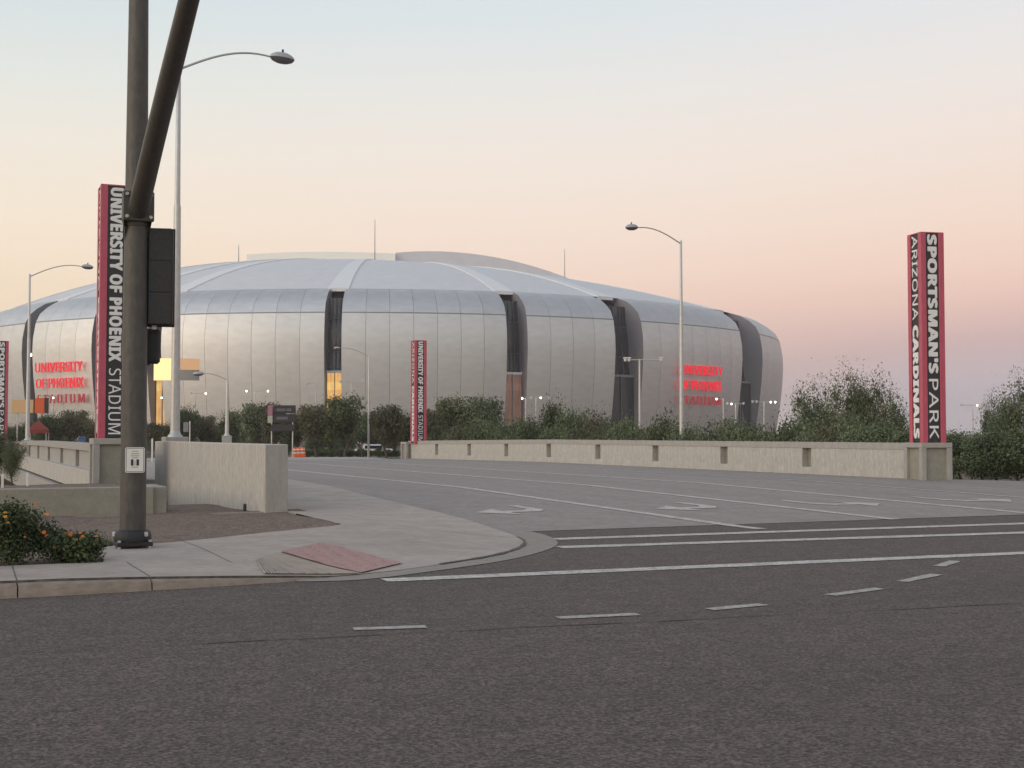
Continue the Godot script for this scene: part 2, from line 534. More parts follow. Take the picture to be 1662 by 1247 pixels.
# ---------------------------------------------------------------- builders of street things
func pylon(at: Vector3, turn: float, label: String, faces: Array) -> void:
	# red corner posts round dark lettered panels
	var t := thing("sign_pylon", label, "sign", at, turn, "lettered sign pylons at the bridge ends")
	var a := 0.76
	var hgt := 6.2
	var c := 0.17
	var b := MB.new()
	b.box(T(Vector3(0, hgt / 2, 0)), Vector3(a - 0.07, hgt - 0.06, a - 0.07))
	part("panel", b.done(), M.dark, t)
	for sx in [-1, 1]:
		for sz in [-1, 1]:
			var p := MB.new()
			p.box(T(Vector3(sx * (a - c) / 2, hgt / 2, sz * (a - c) / 2)), Vector3(c, hgt, c), 0.008)
			part("corner_post", p.done(), M.red, t)
	var cap := MB.new()
	cap.box(T(Vector3(0, hgt - 0.015, 0)), Vector3(a - 0.02, 0.03, a - 0.02))
	part("cap", cap.done(), M.red, t)
	var dirs := {"front": [Vector3.BACK, Vector3.RIGHT], "left": [Vector3.LEFT, Vector3.BACK], "right": [Vector3.RIGHT, Vector3.FORWARD], "back": [Vector3.FORWARD, Vector3.LEFT]}
	for f in faces:
		var n: Vector3 = dirs[f[0]][0]
		var r: Vector3 = dirs[f[0]][1]
		var y := hgt - 0.07
		for w in f[1]:
			var len: float = w[2]
			lettering("lettering", w[0], w[1], n * (a / 2 - 0.025) + Vector3(0, y - len / 2, 0), Vector3.DOWN, r, len, 0.29, M.letter, t)
			y -= len + 0.16

func pillar(at: Vector3, turn: float, label: String, hgt: float) -> void:
	var t := thing("pylon_pedestal", label, "pedestal", at, turn, "concrete pedestals under the sign pylons")
	var a := 1.0
	var core := MB.new()
	core.box(T(Vector3(0, hgt / 2 - 0.25, 0)), Vector3(a - 0.2, hgt + 0.5 - 0.1, a - 0.2))
	part("recessed_panel", core.done(), M.lowwall, t)
	for sx in [-1, 1]:
		for sz in [-1, 1]:
			var p := MB.new()
			p.box(T(Vector3(sx * (a - 0.16) / 2, hgt / 2 - 0.25, sz * (a - 0.16) / 2)), Vector3(0.16, hgt + 0.5 - 0.29, 0.16), 0.012)
			part("corner_post", p.done(), M.wall2, t)
	var cap := MB.new()
	cap.box(T(Vector3(0, hgt - 0.075, 0)), Vector3(a + 0.004, 0.15, a + 0.004), 0.012)
	part("cap", cap.done(), M.wall2, t)
	var ft := MB.new()
	ft.box(T(Vector3(0, -0.55, 0)), Vector3(a + 0.03, 0.9, a + 0.03))
	part("footing", ft.done(), M.wall2, t)

func street_light(at: Vector3, hgt: float, arm: float, turn: float, label: String, ped := true) -> void:
	# tapered galvanised pole, curved arm along local +x, oval luminaire with photocell
	var t := thing("street_light", label, "street light", at, turn, "street lights with curved arms")
	var b := MB.new()
	b.tube([Vector3(0, 0.1, 0), Vector3(0, hgt * 0.62, 0)], [0.13, 0.095], 14)
	part("lower_pole", b.done(), M.galv, t)
	b = MB.new()
	b.tube([Vector3(0, hgt * 0.62, 0), Vector3(0, hgt, 0), Vector3(0, hgt + 0.06, 0)], [0.08, 0.058, 0.02], 14)
	part("upper_pole", b.done(), M.galv, t)
	b = MB.new()
	var pts := []
	var rad := []
	for k in 13:
		var s := k / 12.0
		pts.append(Vector3(s * arm * 0.9, hgt - 0.12 + sin(s * 1.95) * arm * 0.24, 0))
		rad.append(0.034 - 0.008 * s)
	b.tube(pts, rad, 8)
	part("arm", b.done(), M.galv, t)
	var e: Vector3 = pts[-1]
	var xf := Transform3D(Basis(Vector3(0.36, -0.02, 0), Vector3(0, 0.17, 0), Vector3(0, 0, 0.19)), e + Vector3(0.26, 0.0, 0))
	b = MB.new()
	b.lathe(xf, [Vector2(1.0, 0.0), Vector2(0.97, 0.25), Vector2(0.82, 0.6), Vector2(0.5, 0.92), Vector2(0.0, 1.0)], 20)
	var lum := part("luminaire", b.done(), M.headtop, t)
	b = MB.new()
	b.lathe(xf, [Vector2(0.0, -0.85), Vector2(0.45, -0.78), Vector2(0.8, -0.5), Vector2(1.0, -0.02)], 20)
	part("lens", b.done(), M.headlow, lum)
	b = MB.new()
	b.tube([e + Vector3(0.28, 0.15, 0), e + Vector3(0.28, 0.26, 0)], [0.035, 0.03], 8)
	part("photocell", b.done(), M.black, lum)
	b = MB.new()
	b.tube([Vector3(0, 0.02, 0), Vector3(0, 0.06, 0), Vector3(0, 0.1, 0), Vector3(0, 0.22, 0)], [0.2, 0.2, 0.15, 0.12], 14)
	part("base_flange", b.done(), M.galv, t)
	if ped:
		b = MB.new()
		b.box(T(Vector3(0, -0.44, 0)), Vector3(0.62, 0.94, 0.62), 0.02)
		part("footing", b.done(), M.wall2, t)

func lot_lamp(x: float, y: float, heads: Array, depth: float, label: String) -> void:
	# heads: [offset in metres along the bar, lit]
	var top := spot(x, y, depth)
	var base := Vector3(top.x, -1.1, top.z)
	var h := top.y - base.y
	var t := thing("parking_lot_lamp", label, "lamp post", base, 0, "lamps in the parking lot")
	var b := MB.new()
	b.tube([Vector3(0, 0, 0), Vector3(0, h, 0)], [0.17, 0.11], 8)
	part("pole", b.done(), M.galv, t)
	var lo := 0.0
	var hi := 0.0
	for k in heads:
		lo = minf(lo, k[0]); hi = maxf(hi, k[0])
	b = MB.new()
	b.tube([Vector3(lo - 0.1, h - 0.1, 0), Vector3(hi + 0.1, h - 0.1, 0)], [0.07, 0.07], 6)
	part("crossbar", b.done(), M.galv, t)
	for k in heads:
		b = MB.new()
		b.box(T(Vector3(k[0], h + 0.12, 0)), Vector3(0.5, 0.2, 0.42), 0.05)
		var hd := part("lamp_head", b.done(), M.lampoff, t)
		b = MB.new()
		b.lathe(Transform3D(Basis().scaled(Vector3(0.2, 0.24, 0.2)), Vector3(k[0], h - 0.12, 0)), [Vector2(0, -1), Vector2(0.7, -0.7), Vector2(1, 0), Vector2(0.7, 0.7), Vector2(0, 1)], 10)
		part("bulb", b.done(), M.lamp if k[1] else M.lampoff, hd)
		if k[1]:
			var l := OmniLight3D.new()
			l.name = "lamp_light"
			l.light_color = Color(1.0, 0.95, 0.82)
			l.light_energy = 1.2
			l.light_size = 0.2
			l.omni_range = 60.0
			l.omni_attenuation = 2.0
			l.shadow_enabled = true
			t.add_child(l)
			l.position = Vector3(k[0], h - 0.12, 0)

# ---------------------------------------------------------------- plants
func leaf_cloud(count: int, centre: Vector3, rx: Vector3, size: float, tones: Array, sd: int, clumps := 14, shell := 0.55, droop := 0.0) -> Array:
	# clumps of small leaf faces spread through an uneven crown; returns arrays
	var r := RandomNumberGenerator.new()
	r.seed = sd
	var blobs := []
	for k in clumps:
		var d := Vector3(r.randfn(), r.randfn(), r.randfn()).normalized()
		var q := d * r.randf_range(0.2, 0.7)
		blobs.append([q, r.randf_range(0.28, 0.52), r.randf_range(0.0, 1.0)])
	var pos := PackedVector3Array()
	var col := PackedColorArray()
	for k in count:
		var bl: Array = blobs[r.randi() % blobs.size()]
		var d := Vector3(r.randfn(), r.randfn(), r.randfn()).normalized()
		var rr := pow(r.randf(), shell) * float(bl[1])
		if r.randf() < 0.04: rr *= 1.2
		var p: Vector3 = (bl[0] + d * rr)
		p = Vector3(p.x * rx.x, p.y * rx.y, p.z * rx.z) + centre
		if p.y > centre.y + rx.y * 0.78 and r.randf() < 0.75: continue
		var n := (d + Vector3(r.randfn(), r.randfn(), r.randfn()) * 0.7 + Vector3(0, 0.3, 0)).normalized()
		var a := n.cross(Vector3(r.randfn(), r.randfn(), r.randfn())).normalized()
		var b := n.cross(a)
		var s := size * r.randf_range(0.6, 1.35)
		var t: float = clampf(bl[2] + r.randf_range(-0.45, 0.45), 0, 1) * (tones.size() - 1)
		var ti := mini(int(t), tones.size() - 2)
		var c: Color = tones[ti].lerp(tones[ti + 1], t - ti)
		c = c * r.randf_range(0.75, 1.25)
		var q0 := p - a * s * 0.5
		var q1 := p + b * s * 0.26 + n * s * 0.08
		var q2 := p + a * s * 0.55
		var q3 := p - b * s * 0.26 + n * s * 0.08
		pos.append_array([q0, q1, q2, q0, q2, q3])
		for z in 6: col.append(c)
	return [pos, col]

func cloud_mesh(list: Array) -> ArrayMesh:
	var pos := PackedVector3Array()
	var col := PackedColorArray()
	for a in list:
		pos.append_array(a[0])
		col.append_array(a[1])
	var nrm := PackedVector3Array()
	nrm.resize(pos.size())
	for i in range(0, pos.size(), 3):
		var n := (pos[i + 2] - pos[i]).cross(pos[i + 1] - pos[i]).normalized()
		nrm[i] = n; nrm[i + 1] = n; nrm[i + 2] = n
	var arr := []
	arr.resize(Mesh.ARRAY_MAX)
	arr[Mesh.ARRAY_VERTEX] = pos
	arr[Mesh.ARRAY_NORMAL] = nrm
	arr[Mesh.ARRAY_COLOR] = col
	var m := ArrayMesh.new()
	m.add_surface_from_arrays(Mesh.PRIMITIVE_TRIANGLES, arr)
	return m

func trunk_mesh(h: float, r0: float, limbs: int, spread: float, top: float, sd: int) -> ArrayMesh:
	var r := RandomNumberGenerator.new()
	r.seed = sd
	var b := MB.new()
	var lean := Vector3(r.randf_range(-0.1, 0.1), 0, r.randf_range(-0.1, 0.1))
	b.tube([Vector3(0, -0.3, 0), Vector3(0, h * 0.5, 0) + lean * 0.6, Vector3(0, h, 0) + lean], [r0 * 1.25, r0, r0 * 0.85], 8)
	for k in limbs:
		var a := TAU * (k + r.randf() * 0.5) / limbs
		var d := Vector3(cos(a), 0, sin(a)) * spread * r.randf_range(0.5, 1.0)
		var e := lean + Vector3(d.x, r.randf_range(0.65, 1.0) * top, d.z)
		var s := Vector3(0, h * r.randf_range(0.8, 1.0), 0) + lean
		var mid := s.lerp(e, 0.5) + Vector3(d.x, -0.2, d.z) * 0.2
		b.tube([s, mid, e], [r0 * 0.6, r0 * 0.36, r0 * 0.1], 6)
	return b.done()

var walk_rows := []
var crowns := []
var trunks := []
var shrubs := []
var wisps := []

func plant_prototypes() -> void:
	var g := [L(0.038, 0.050, 0.022), L(0.075, 0.092, 0.040), L(0.125, 0.145, 0.065)]
	var g2 := [L(0.050, 0.050, 0.026), L(0.095, 0.092, 0.048), L(0.145, 0.138, 0.072)]
	var g3 := [L(0.060, 0.080, 0.040), L(0.115, 0.145, 0.072), L(0.175, 0.210, 0.110)]
	for c in [g, g2, g3]:      # vertex colours are linear values
		for i in c.size(): c[i] = c[i].srgb_to_linear()
	# trees 1 unit tall: trunk to 0.3, crown above
	for k in 5:
		var tones: Array = [g, g2, g, g3, g2][k]
		crowns.append(cloud_mesh([leaf_cloud(7500, Vector3(0, 0.62, 0), Vector3(0.46, 0.42, 0.46), 0.042, tones, 300 + k, 16), leaf_cloud(700, Vector3(0, 0.64, 0), Vector3(0.48, 0.45, 0.48), 0.034, tones, 330 + k, 24)]))
		trunks.append(trunk_mesh(0.26, 0.022, 6, 0.3, 0.75, 400 + k))
	# shrubs 1 unit tall
	for k in 5:
		var tones: Array = [g3, g, g3, g2, g3][k]
		shrubs.append(cloud_mesh([leaf_cloud(12000, Vector3(0, 0.47, 0), Vector3(0.6, 0.52, 0.6), 0.04, tones, 350 + k, 20), leaf_cloud(1200, Vector3(0, 0.5, 0), Vector3(0.62, 0.55, 0.62), 0.032, tones, 370 + k, 26)]))
	var g4 := [Color(0.06, 0.085, 0.03), Color(0.10, 0.14, 0.045), Color(0.15, 0.19, 0.07)]
	shrubs.append(cloud_mesh([leaf_cloud(7000, Vector3(0, 0.47, 0), Vector3(0.6, 0.52, 0.6), 0.06, g4, 377, 20)]))
	for k in 2:
		wisps.append(cloud_mesh([leaf_cloud(15000, Vector3(0, 0.56, 0), Vector3(0.46, 0.5, 0.46), 0.02, g3, 380 + k, 22, 1.15), leaf_cloud(5000, Vector3(0, 0.6, 0), Vector3(0.46, 0.5, 0.46), 0.016, g2, 390 + k, 24, 1.3)]))

func tree(k: int, at: Vector3, h: float, w: float, label: String, grp: String) -> void:
	var t := thing("tree", label, "tree", at, rng.randf() * TAU, grp)
	var s := Basis().scaled(Vector3(w, h, w))
	part("trunk", trunks[k % 5], M.bark, t, Transform3D(s, Vector3.ZERO))
	part("crown", crowns[k % 5], M.leaf, t, Transform3D(s, Vector3.ZERO))

func shrub(called: String, k: int, at: Vector3, h: float, w: float, label: String, grp: String, wispy := false) -> void:
	var t := thing(called, label, "tree" if wispy else "shrub", at, rng.randf() * TAU, grp)
	var s := Basis().scaled(Vector3(w, h, w))
	part("trunk" if wispy else "stem", trunks[k % 5], M.bark, t, Transform3D(Basis().scaled(Vector3(w, h * (1.0 if wispy else 0.6), w)), Vector3.ZERO))
	part("crown" if wispy else "foliage", wisps[k % 2] if wispy else shrubs[5 if k == 5 and called == "low_shrub" else k % 5], M.leaf, t, Transform3D(s, Vector3.ZERO))

# ================================================================ the scene
func _ready() -> void:
	rng.seed = 77
	# camera
	var cam := Camera3D.new()
	cam.name = "camera"
	add_child(cam)
	cam.position = Vector3(0, EYE, 0)
	cam.rotation.x = pitch
	cam.fov = rad_to_deg(2 * atan(623.5 / FPX))
	cam.near = 0.1
	cam.far = 6000
	cam.current = true
	# sky and air
	var env := Environment.new()
	env.background_mode = Environment.BG_SKY
	var sm := PanoramaSkyMaterial.new()
	sm.panorama = ImageTexture.create_from_image(sky_image())
	var sky := Sky.new()
	sky.sky_material = sm
	env.sky = sky
	env.tonemap_mode = Environment.TONE_MAPPER_LINEAR
	env.tonemap_exposure = 1.0
	env.fog_enabled = true            # thin dusk haze
	env.fog_density = 0.00025
	env.fog_light_color = Color(0.86, 0.82, 0.82)
	env.sdfgi_enabled = true
	env.ssao_enabled = true
	env.ssil_enabled = true
	var we := WorldEnvironment.new()
	we.name = "world_environment"
	we.environment = env
	add_child(we)
	# the last light of the sunset, low behind the camera on the left
	var sun := DirectionalLight3D.new()
	sun.name = "sun"
	add_child(sun)
	var az := deg_to_rad(-125.0)
	var el := deg_to_rad(6.0)
	var to_sun := Vector3(sin(az) * cos(el), sin(el), -cos(az) * cos(el))
	sun.look_at_from_position(to_sun * 50, Vector3.ZERO)
	sun.light_color = Color(1.0, 0.86, 0.68)
	sun.light_energy = 0.36
	sun.light_angular_distance = 42.0
	sun.shadow_enabled = true

	materials()
	plant_prototypes()
	ground()
	corner()
	bridge()
	stadium()
	poles()
	roadside()
	plants()

func ground() -> void:
	var us := [-2500.0, -900.0, -300.0, -100.0, -30.0, 14.38, 14.42] + steps(14.6, 22.8, 0.22) + [23.15, 23.19] + steps(23.3, 46, 0.9) + [52.0, 60.0, 70.0, 78.0, 81.5, 85.0, 88.0, 90.0, 104.0, 120.0, 132.0, 180.0, 300.0, 600.0, 1200.0, 2600.0]
	var vs := [-2500.0, -900.0, -300.0, -100.0, -50.0] + steps(-30, -6, 3) + steps(-6, 1.2, 0.6) + steps(1.2, 3.7, 0.22) + [3.83, 3.87, 4.1, 4.35, 4.6, 4.85, 5.1, 5.35, 5.55, 5.68, 5.72, 5.8, 5.84, 6.18, 6.22, 12.0, 18.0, 27.48, 27.52] + steps(28, 48, 2) + [60.0, 100.0, 300.0, 900.0, 2600.0]
	struct("ground", sheet(us, vs, terrain, 0.16, 3), M.gravel)
	# the cross street
	var st := struct("street", sheet([-14.0, -6.0] + steps(-2, 13, 0.6) + [13.0, 14.0, 15.5, 17.0, 18.34], [-300.0, -100.0, -40.0] + steps(-20, 24, 0.7) + [24.0, 40.0, 100.0, 300.0], func(_u, _v): return 0.0, 0.17, 8, 2.2, 0.35), M.street)
	part("crosswalk_line", stripe(12.86, 4.35, 12.40, 13.4, 0.30, 0.006, 0.06), M.paint, st)
	part("crosswalk_line", stripe(15.62, 7.75, 15.0, 15.2, 0.32, 0.006, 0.06), M.paint, st)
	part("stop_line", stripe(16.86, 8.3, 16.5, 17.4, 0.32, 0.006, 0.06), M.paint, st)
	part("crosswalk_line", stripe(12.40, 13.4, 11.6, 30.0, 0.30), M.paint, st)
	part("crosswalk_line", stripe(15.0, 15.2, 14.3, 26.0, 0.32), M.paint, st)
	part("stop_line", stripe(16.5, 17.4, 16.2, 26.0, 0.32), M.paint, st)
	for d in [[9.75, 3.05, 9.64, 3.61], [9.64, 4.77, 9.56, 5.49], [9.57, 6.20, 9.65, 6.82], [9.94, 7.78, 10.17, 8.57], [10.54, 9.17, 10.94, 9.99], [11.58, 10.62, 12.0, 11.25]]:
		part("guide_dash", stripe(d[0], d[1], d[2], d[3], 0.14, 0.006, 0.12), M.worn, st)
	# sealed paving joint along the street
	var pv := -14.0
	var pu := 9.9
	var j := MB.new()
	while pv < 20.0:
		var nv := pv + rng.randf_range(0.25, 0.55)
		var nu := 9.93 - (nv + 2.0) * 0.105 * (1.0 if nv > 0 else 0.4) + rng.randf_range(-0.025, 0.025)
		var w := rng.randf_range(0.002, 0.016)
		j.quad(W(pu - w, pv, 0.005), W(nu - w, nv, 0.005), W(nu + w, nv, 0.005), W(pu + w, pv, 0.005))
		pv = nv; pu = nu
	part("sealed_joint", j.done(), M.tar, st)

func corner() -> void:
	# concrete corner: outer edge (street side) paired with inner edge (planting side), with heights
	var rows := [
		[13.05, -60.0, 0.15, 14.5, -60.0], [13.05, -20.0, 0.15, 14.5, -20.0], [13.05, -6.0, 0.15, 14.5, -6.0], [13.05, -2.0, 0.15, 14.5, -2.0], [13.05, 0.0, 0.15, 14.5, 0.0], [13.07, 1.2, 0.145, 14.55, 1.2], [13.1, 1.75, 0.13, 14.6, 1.75], [13.13, 2.3, 0.11, 16.3, 1.9],
		[13.17, 2.9, 0.085, 16.75, 2.75], [13.24, 3.45, 0.055, 17.15, 3.35], [13.3, 4.0, 0.025, 17.75, 4.1], [13.62, 4.75, 0.018, 18.35, 4.9], [14.15, 5.6, 0.018, 19.0, 5.72], [14.8, 6.45, 0.018, 19.6, 5.76],
		[15.6, 7.15, 0.018, 20.2, 5.79], [16.5, 7.65, 0.018, 20.8, 5.81], [17.5, 7.95, 0.02, 21.4, 5.83], [18.6, 8.1, 0.05, 22.0, 5.84], [20.0, 8.2, 0.10, 22.6, 5.85], [22.0, 8.3, 0.15, 23.6, 5.84], [26.0, 8.5, 0.22, 26.5, 5.84], [30.0, 8.8, 0.28, 30.0, 5.84], [34.0, 8.95, 0.30, 34.0, 5.84], [40.0, 9.0, 0.32, 40.0, 4.6], [56.0, 9.0, 0.32, 56.0, 4.6], [74.0, 9.0, 0.18, 74.0, 4.6], [86.0, 9.0, -0.05, 86.0, 4.6]]
	var fine := []
	for i in rows.size() - 1:
		var n := 1 if absf(rows[i][1]) > 5.9 and rows[i][0] < 14 else 4
		for k in n:
			var r := []
			for c in 5: r.append(cubic_interpolate(rows[i][c], rows[i + 1][c], rows[maxi(i - 1, 0)][c], rows[mini(i + 2, rows.size() - 1)][c], k / float(n)) if n > 1 and i > 5 else lerpf(rows[i][c], rows[i + 1][c], k / float(n)))
			fine.append(r)
	fine.append(rows[-1])
	walk_rows = fine
	var nz := FastNoiseLite.new()
	nz.frequency = 0.25
	nz.seed = 4
	var pos := PackedVector3Array()
	var col := PackedColorArray()
	var idx := PackedInt32Array()
	var C := 13
	for r in fine:
		var hin: float = 0.15 if r[0] < 20 else maxf(0.15, r[2])
		for k in C:
			var t := k / float(C - 1)
			var u := lerpf(r[0], r[3], t)
			var v := lerpf(r[1], r[4], t)
			var dist := t * Vector2(r[3] - r[0], r[4] - r[1]).length()
			var s := smoothstep(0.0, 3.2, dist)
			pos.append(W(u, v, lerpf(r[2], hin, s)))
			var m := 1.0 + nz.get_noise_2d(u, v) * 0.13 + nz.get_noise_2d(u * 3, v * 3 + 50) * 0.07
			col.append(Color(m, m, m))
	for i in fine.size() - 1:
		for k in C - 1:
			var a := i * C + k
			idx.append_array([a, a + 1, a + C, a + 1, a + C + 1, a + C])
	var walk := struct("pavement", from_arrays(pos, col, idx), M.walk)
	# slab edge below the pavement, coloured a mottled dark tone, then the tan kerb stones set a little lower
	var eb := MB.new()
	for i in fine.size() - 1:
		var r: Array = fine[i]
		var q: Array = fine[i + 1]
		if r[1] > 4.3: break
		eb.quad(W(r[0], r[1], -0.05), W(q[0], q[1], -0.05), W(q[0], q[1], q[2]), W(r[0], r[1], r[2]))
	part("slab_edge", eb.done(), M.dark_mottle, walk)
	var ib := MB.new()
	for i in fine.size() - 1:
		var r: Array = fine[i]
		var q: Array = fine[i + 1]
		if r[0] < 18.5: continue
		var h0: float = maxf(0.15, r[2])
		var h1: float = maxf(0.15, q[2])
		ib.quad(W(q[3], q[4], h1 - 1.0), W(r[3], r[4], h0 - 1.0), W(r[3], r[4], h0 - 0.002), W(q[3], q[4], h1 - 0.002))
	part("slab_back", ib.done(), M.wall2, walk)
	var cuts := [-20.0, -14.0, -8.0, -4.4, -2.3, 0.79, 2.02, 3.9]
	for c in cuts.size() - 1:
		var kb := MB.new()
		var v0: float = cuts[c] + 0.006
		var v1: float = cuts[c + 1] - 0.006
		var n := 8
		for k in n:
			var a := lerpf(v0, v1, k / float(n))
			var b := lerpf(v0, v1, (k + 1) / float(n))
			var ha := maxf(edge_h(a) - 0.022, 0.012)
			var hb := maxf(edge_h(b) - 0.022, 0.012)
			var ua := edge_u(a) - 0.012
			var ub := edge_u(b) - 0.012
			var wa := 0.13 * clampf(ha / 0.12, 0.35, 1.0)
			var wb := 0.13 * clampf(hb / 0.12, 0.35, 1.0)
			kb.smooth(true)
			kb.quad(W(ua - wa, a, ha - 0.02 * ha / 0.12), W(ub - wb, b, hb - 0.02 * hb / 0.12), W(ub, b, hb), W(ua, a, ha))
			kb.quad(W(ua - wa - 0.035, a, -0.03), W(ub - wb - 0.035, b, -0.03), W(ub - wb, b, hb - 0.02 * hb / 0.12), W(ua - wa, a, ha - 0.02 * ha / 0.12))
			kb.smooth(false)
			kb.quad(W(ua, a, -0.04), W(ua, a, ha), W(ub, b, hb), W(ub, b, -0.04))
		for e in [[v0, -1], [v1, 1]]:
			var h := maxf(edge_h(e[0]) - 0.022, 0.012)
			var uu := edge_u(e[0]) - 0.012
			var ww := 0.13 * clampf(h / 0.12, 0.35, 1.0)
			kb.quad(W(uu - ww - 0.035, e[0], -0.03), W(uu - ww, e[0], h - 0.02 * h / 0.12), W(uu, e[0], h), W(uu, e[0], -0.04))
		part("kerb_stone", kb.done(), M.kerb, walk)
	for j in [[13.06, 0.79, 14.5, 0.83], [13.13, 2.02, 14.6, 2.0], [13.05, -2.3, 14.5, -2.3], [16.9, 3.0, 14.4, 3.1], [19.05, 5.7, 17.2, 7.8], [21.6, 5.85, 21.2, 8.2], [25.4, 5.9, 25.2, 8.4]]:
		var jm := MB.new()
		var pa := Vector2(j[0], j[1])
		var pb := Vector2(j[2], j[3])
		var nd := (pb - pa).normalized()
		nd = Vector2(-nd.y, nd.x) * 0.005
		for k in 8:
			var c0 := pa.lerp(pb, k / 8.0)
			var c1 := pa.lerp(pb, (k + 1) / 8.0)
			var h0 := walk_h(fine, c0) + 0.004
			var h1 := walk_h(fine, c1) + 0.004
			jm.quad(W(c0.x - nd.x, c0.y - nd.y, h0), W(c1.x - nd.x, c1.y - nd.y, h1), W(c1.x + nd.x, c1.y + nd.y, h1), W(c0.x + nd.x, c0.y + nd.y, h0))
		part("joint_seal", jm.done(), M.dark_mottle, walk)
	# gutter sweeping round the corner
	var gin := [[13.22, 3.5], [13.31, 4.0], [13.62, 4.75], [14.15, 5.6], [14.8, 6.45], [15.6, 7.15], [16.5, 7.65], [17.5, 7.95], [18.6, 8.1]]
	var gout := [[13.1, 3.5], [13.0, 4.15], [13.46, 5.1], [14.15, 6.2], [14.85, 7.0], [15.75, 7.75], [16.6, 8.2], [17.6, 8.5], [18.5, 8.62]]
	var gb := MB.new()
	gb.smooth(true)
	var prev := []
	for i in 8:
		for k in 5:
			var p := []
			for g in [gin, gout]:
				var pt := []
				for c in 2: pt.append(cubic_interpolate(g[i][c], g[i + 1][c], g[maxi(i - 1, 0)][c], g[mini(i + 2, 8)][c], k / 5.0))
				p.append(pt)
			var cur := [W(p[0][0] + 0.05, p[0][1] - 0.05, 0.0165), W(lerpf(p[0][0], p[1][0], 0.55), lerpf(p[0][1], p[1][1], 0.55), 0.0085), W(p[1][0], p[1][1], 0.006)]
			if prev:
				gb.quad(prev[1], cur[1], cur[0], prev[0])
				gb.quad(prev[2], cur[2], cur[1], prev[1])
			prev = cur
	part("gutter", gb.done(), M.gutter, walk)
	# the formed lip between pavement and gutter, worn and dark with tyre marks
	var lip := MB.new()
	prev = []
	for i in 8:
		for k in 5:
			var pt := []
			for c in 2: pt.append(cubic_interpolate(gin[i][c], gin[i + 1][c], gin[maxi(i - 1, 0)][c], gin[mini(i + 2, 8)][c], k / 5.0))
			var w := 0.035 * sin((i * 5 + k) / 40.0 * PI) * rng.randf_range(0.4, 1.0)
			var cur := [W(pt[0] + w, pt[1] - w, 0.027), W(pt[0] - w, pt[1] + w, 0.022)]
			if prev and i > 2 and i < 7: lip.quad(prev[1], cur[1], cur[0], prev[0])
			prev = cur
	part("worn_lip", lip.done(), M.dark_mottle, walk)
	# red tactile pad and the grooved grey flare beside it
	var pad := MB.new()
	var A := W(15.25, 3.86, corner_h(15.25, 3.86) + 0.006)
	var B := W(16.0, 4.58, corner_h(16.0, 4.58) + 0.006)
	var Cc := W(14.2, 5.03, corner_h(14.2, 5.03) + 0.012)
	var Dd := W(13.42, 4.28, corner_h(13.42, 4.28) + 0.012)
	var NN := 10
	for i in NN:
		for k in NN:
			var g := []
			for o in [[0, 0], [1, 0], [1, 1], [0, 1]]:
				var s: float = (i + o[0]) / float(NN)
				var t: float = (k + o[1]) / float(NN)
				var q := A.lerp(B, s).lerp(Dd.lerp(Cc, s), t)
				q.y = corner_h(q.dot(U), q.dot(V)) + 0.012
				g.append(q)
			pad.quad(g[0], g[3], g[2], g[1])
	var pd := part("tactile_pad", pad.done(), M.pink, walk)
	var dm := MB.new()
	for i in 16:
		for k in 34:
			var s := (i + 0.5) / 16.0
			var t := (k + 0.5) / 34.0
			var c := A.lerp(B, s).lerp(Dd.lerp(Cc, s), t)
			c.y = corner_h(c.dot(U), c.dot(V)) + 0.012
			var e := 0.012
			var q := []
			for z in [[-1, -1], [1, -1], [1, 1], [-1, 1]]:
				q.append([c + Vector3(z[0] * e, 0, z[1] * e), c + Vector3(z[0] * e * 0.5, 0.006, z[1] * e * 0.5)])
			for z in 4:
				dm.quad(q[z][0], q[z][1], q[(z + 1) % 4][1], q[(z + 1) % 4][0])
			dm.quad(q[3][1], q[2][1], q[1][1], q[0][1])
	var dmo := part("dome_studs", dm.done(), M.pink, pd)
	dmo.set_meta("kind", "stuff")
	# grooved flare: narrow raised ribs with gaps
	var P0 := Vector2(14.6, 3.42)
	var P1 := Vector2(13.3, 3.2)
	var P2 := Vector2(13.36, 4.26)
	var P3 := Vector2(15.15, 3.78)
	var rb := MB.new()
	var nr := 30
	for i in nr:
		var s0 := (i + 0.15) / float(nr)
		var s1 := (i + 0.72) / float(nr)
		var f0 := P0.lerp(P3, s0)
		var f1 := P0.lerp(P3, s1)
		var n0 := P1.lerp(P2, s0)
		var n1 := P1.lerp(P2, s1)
		for k in 5:
			var a0 := n0.lerp(f0, k / 5.0)
			var a1 := n1.lerp(f1, k / 5.0)
			var b0 := n0.lerp(f0, (k + 1) / 5.0)
			var b1 := n1.lerp(f1, (k + 1) / 5.0)
			var g := []
			for z in [a0, a1, b1, b0]: g.append(W(z.x, z.y, corner_h(z.x, z.y) + 0.014))
			rb.quad(g[0], g[1], g[2], g[3])
			rb.quad(g[0] - Vector3(0, 0.012, 0), g[0], g[3], g[3] - Vector3(0, 0.012, 0))
			rb.quad(g[1], g[1] - Vector3(0, 0.012, 0), g[2] - Vector3(0, 0.012, 0), g[2])
	var ribs := part("grooved_flare", rb.done(), M.walk, walk)
	ribs.set_meta("kind", "stuff")

	# low retaining wall with a return at its end
	var lw := thing("retaining_wall", "low grey concrete retaining wall behind the gravel bed", "wall", W(23.2, 0, 0.0))
	lw.rotation.y = TH
	var b := MB.new()
	b.box(T(Vector3(-18.2, 0.24, 0)), Vector3(43.6, 0.74, 0.28), 0.012)
	part("wall_face", b.done(), M.lowwall, lw)
	b = MB.new()
	b.box(T(Vector3(3.72, 0.23, -0.6)), Vector3(0.24, 0.75, 1.3), 0.012)
	part("wall_return", b.done(), M.lowwall, lw)
	b = MB.new()
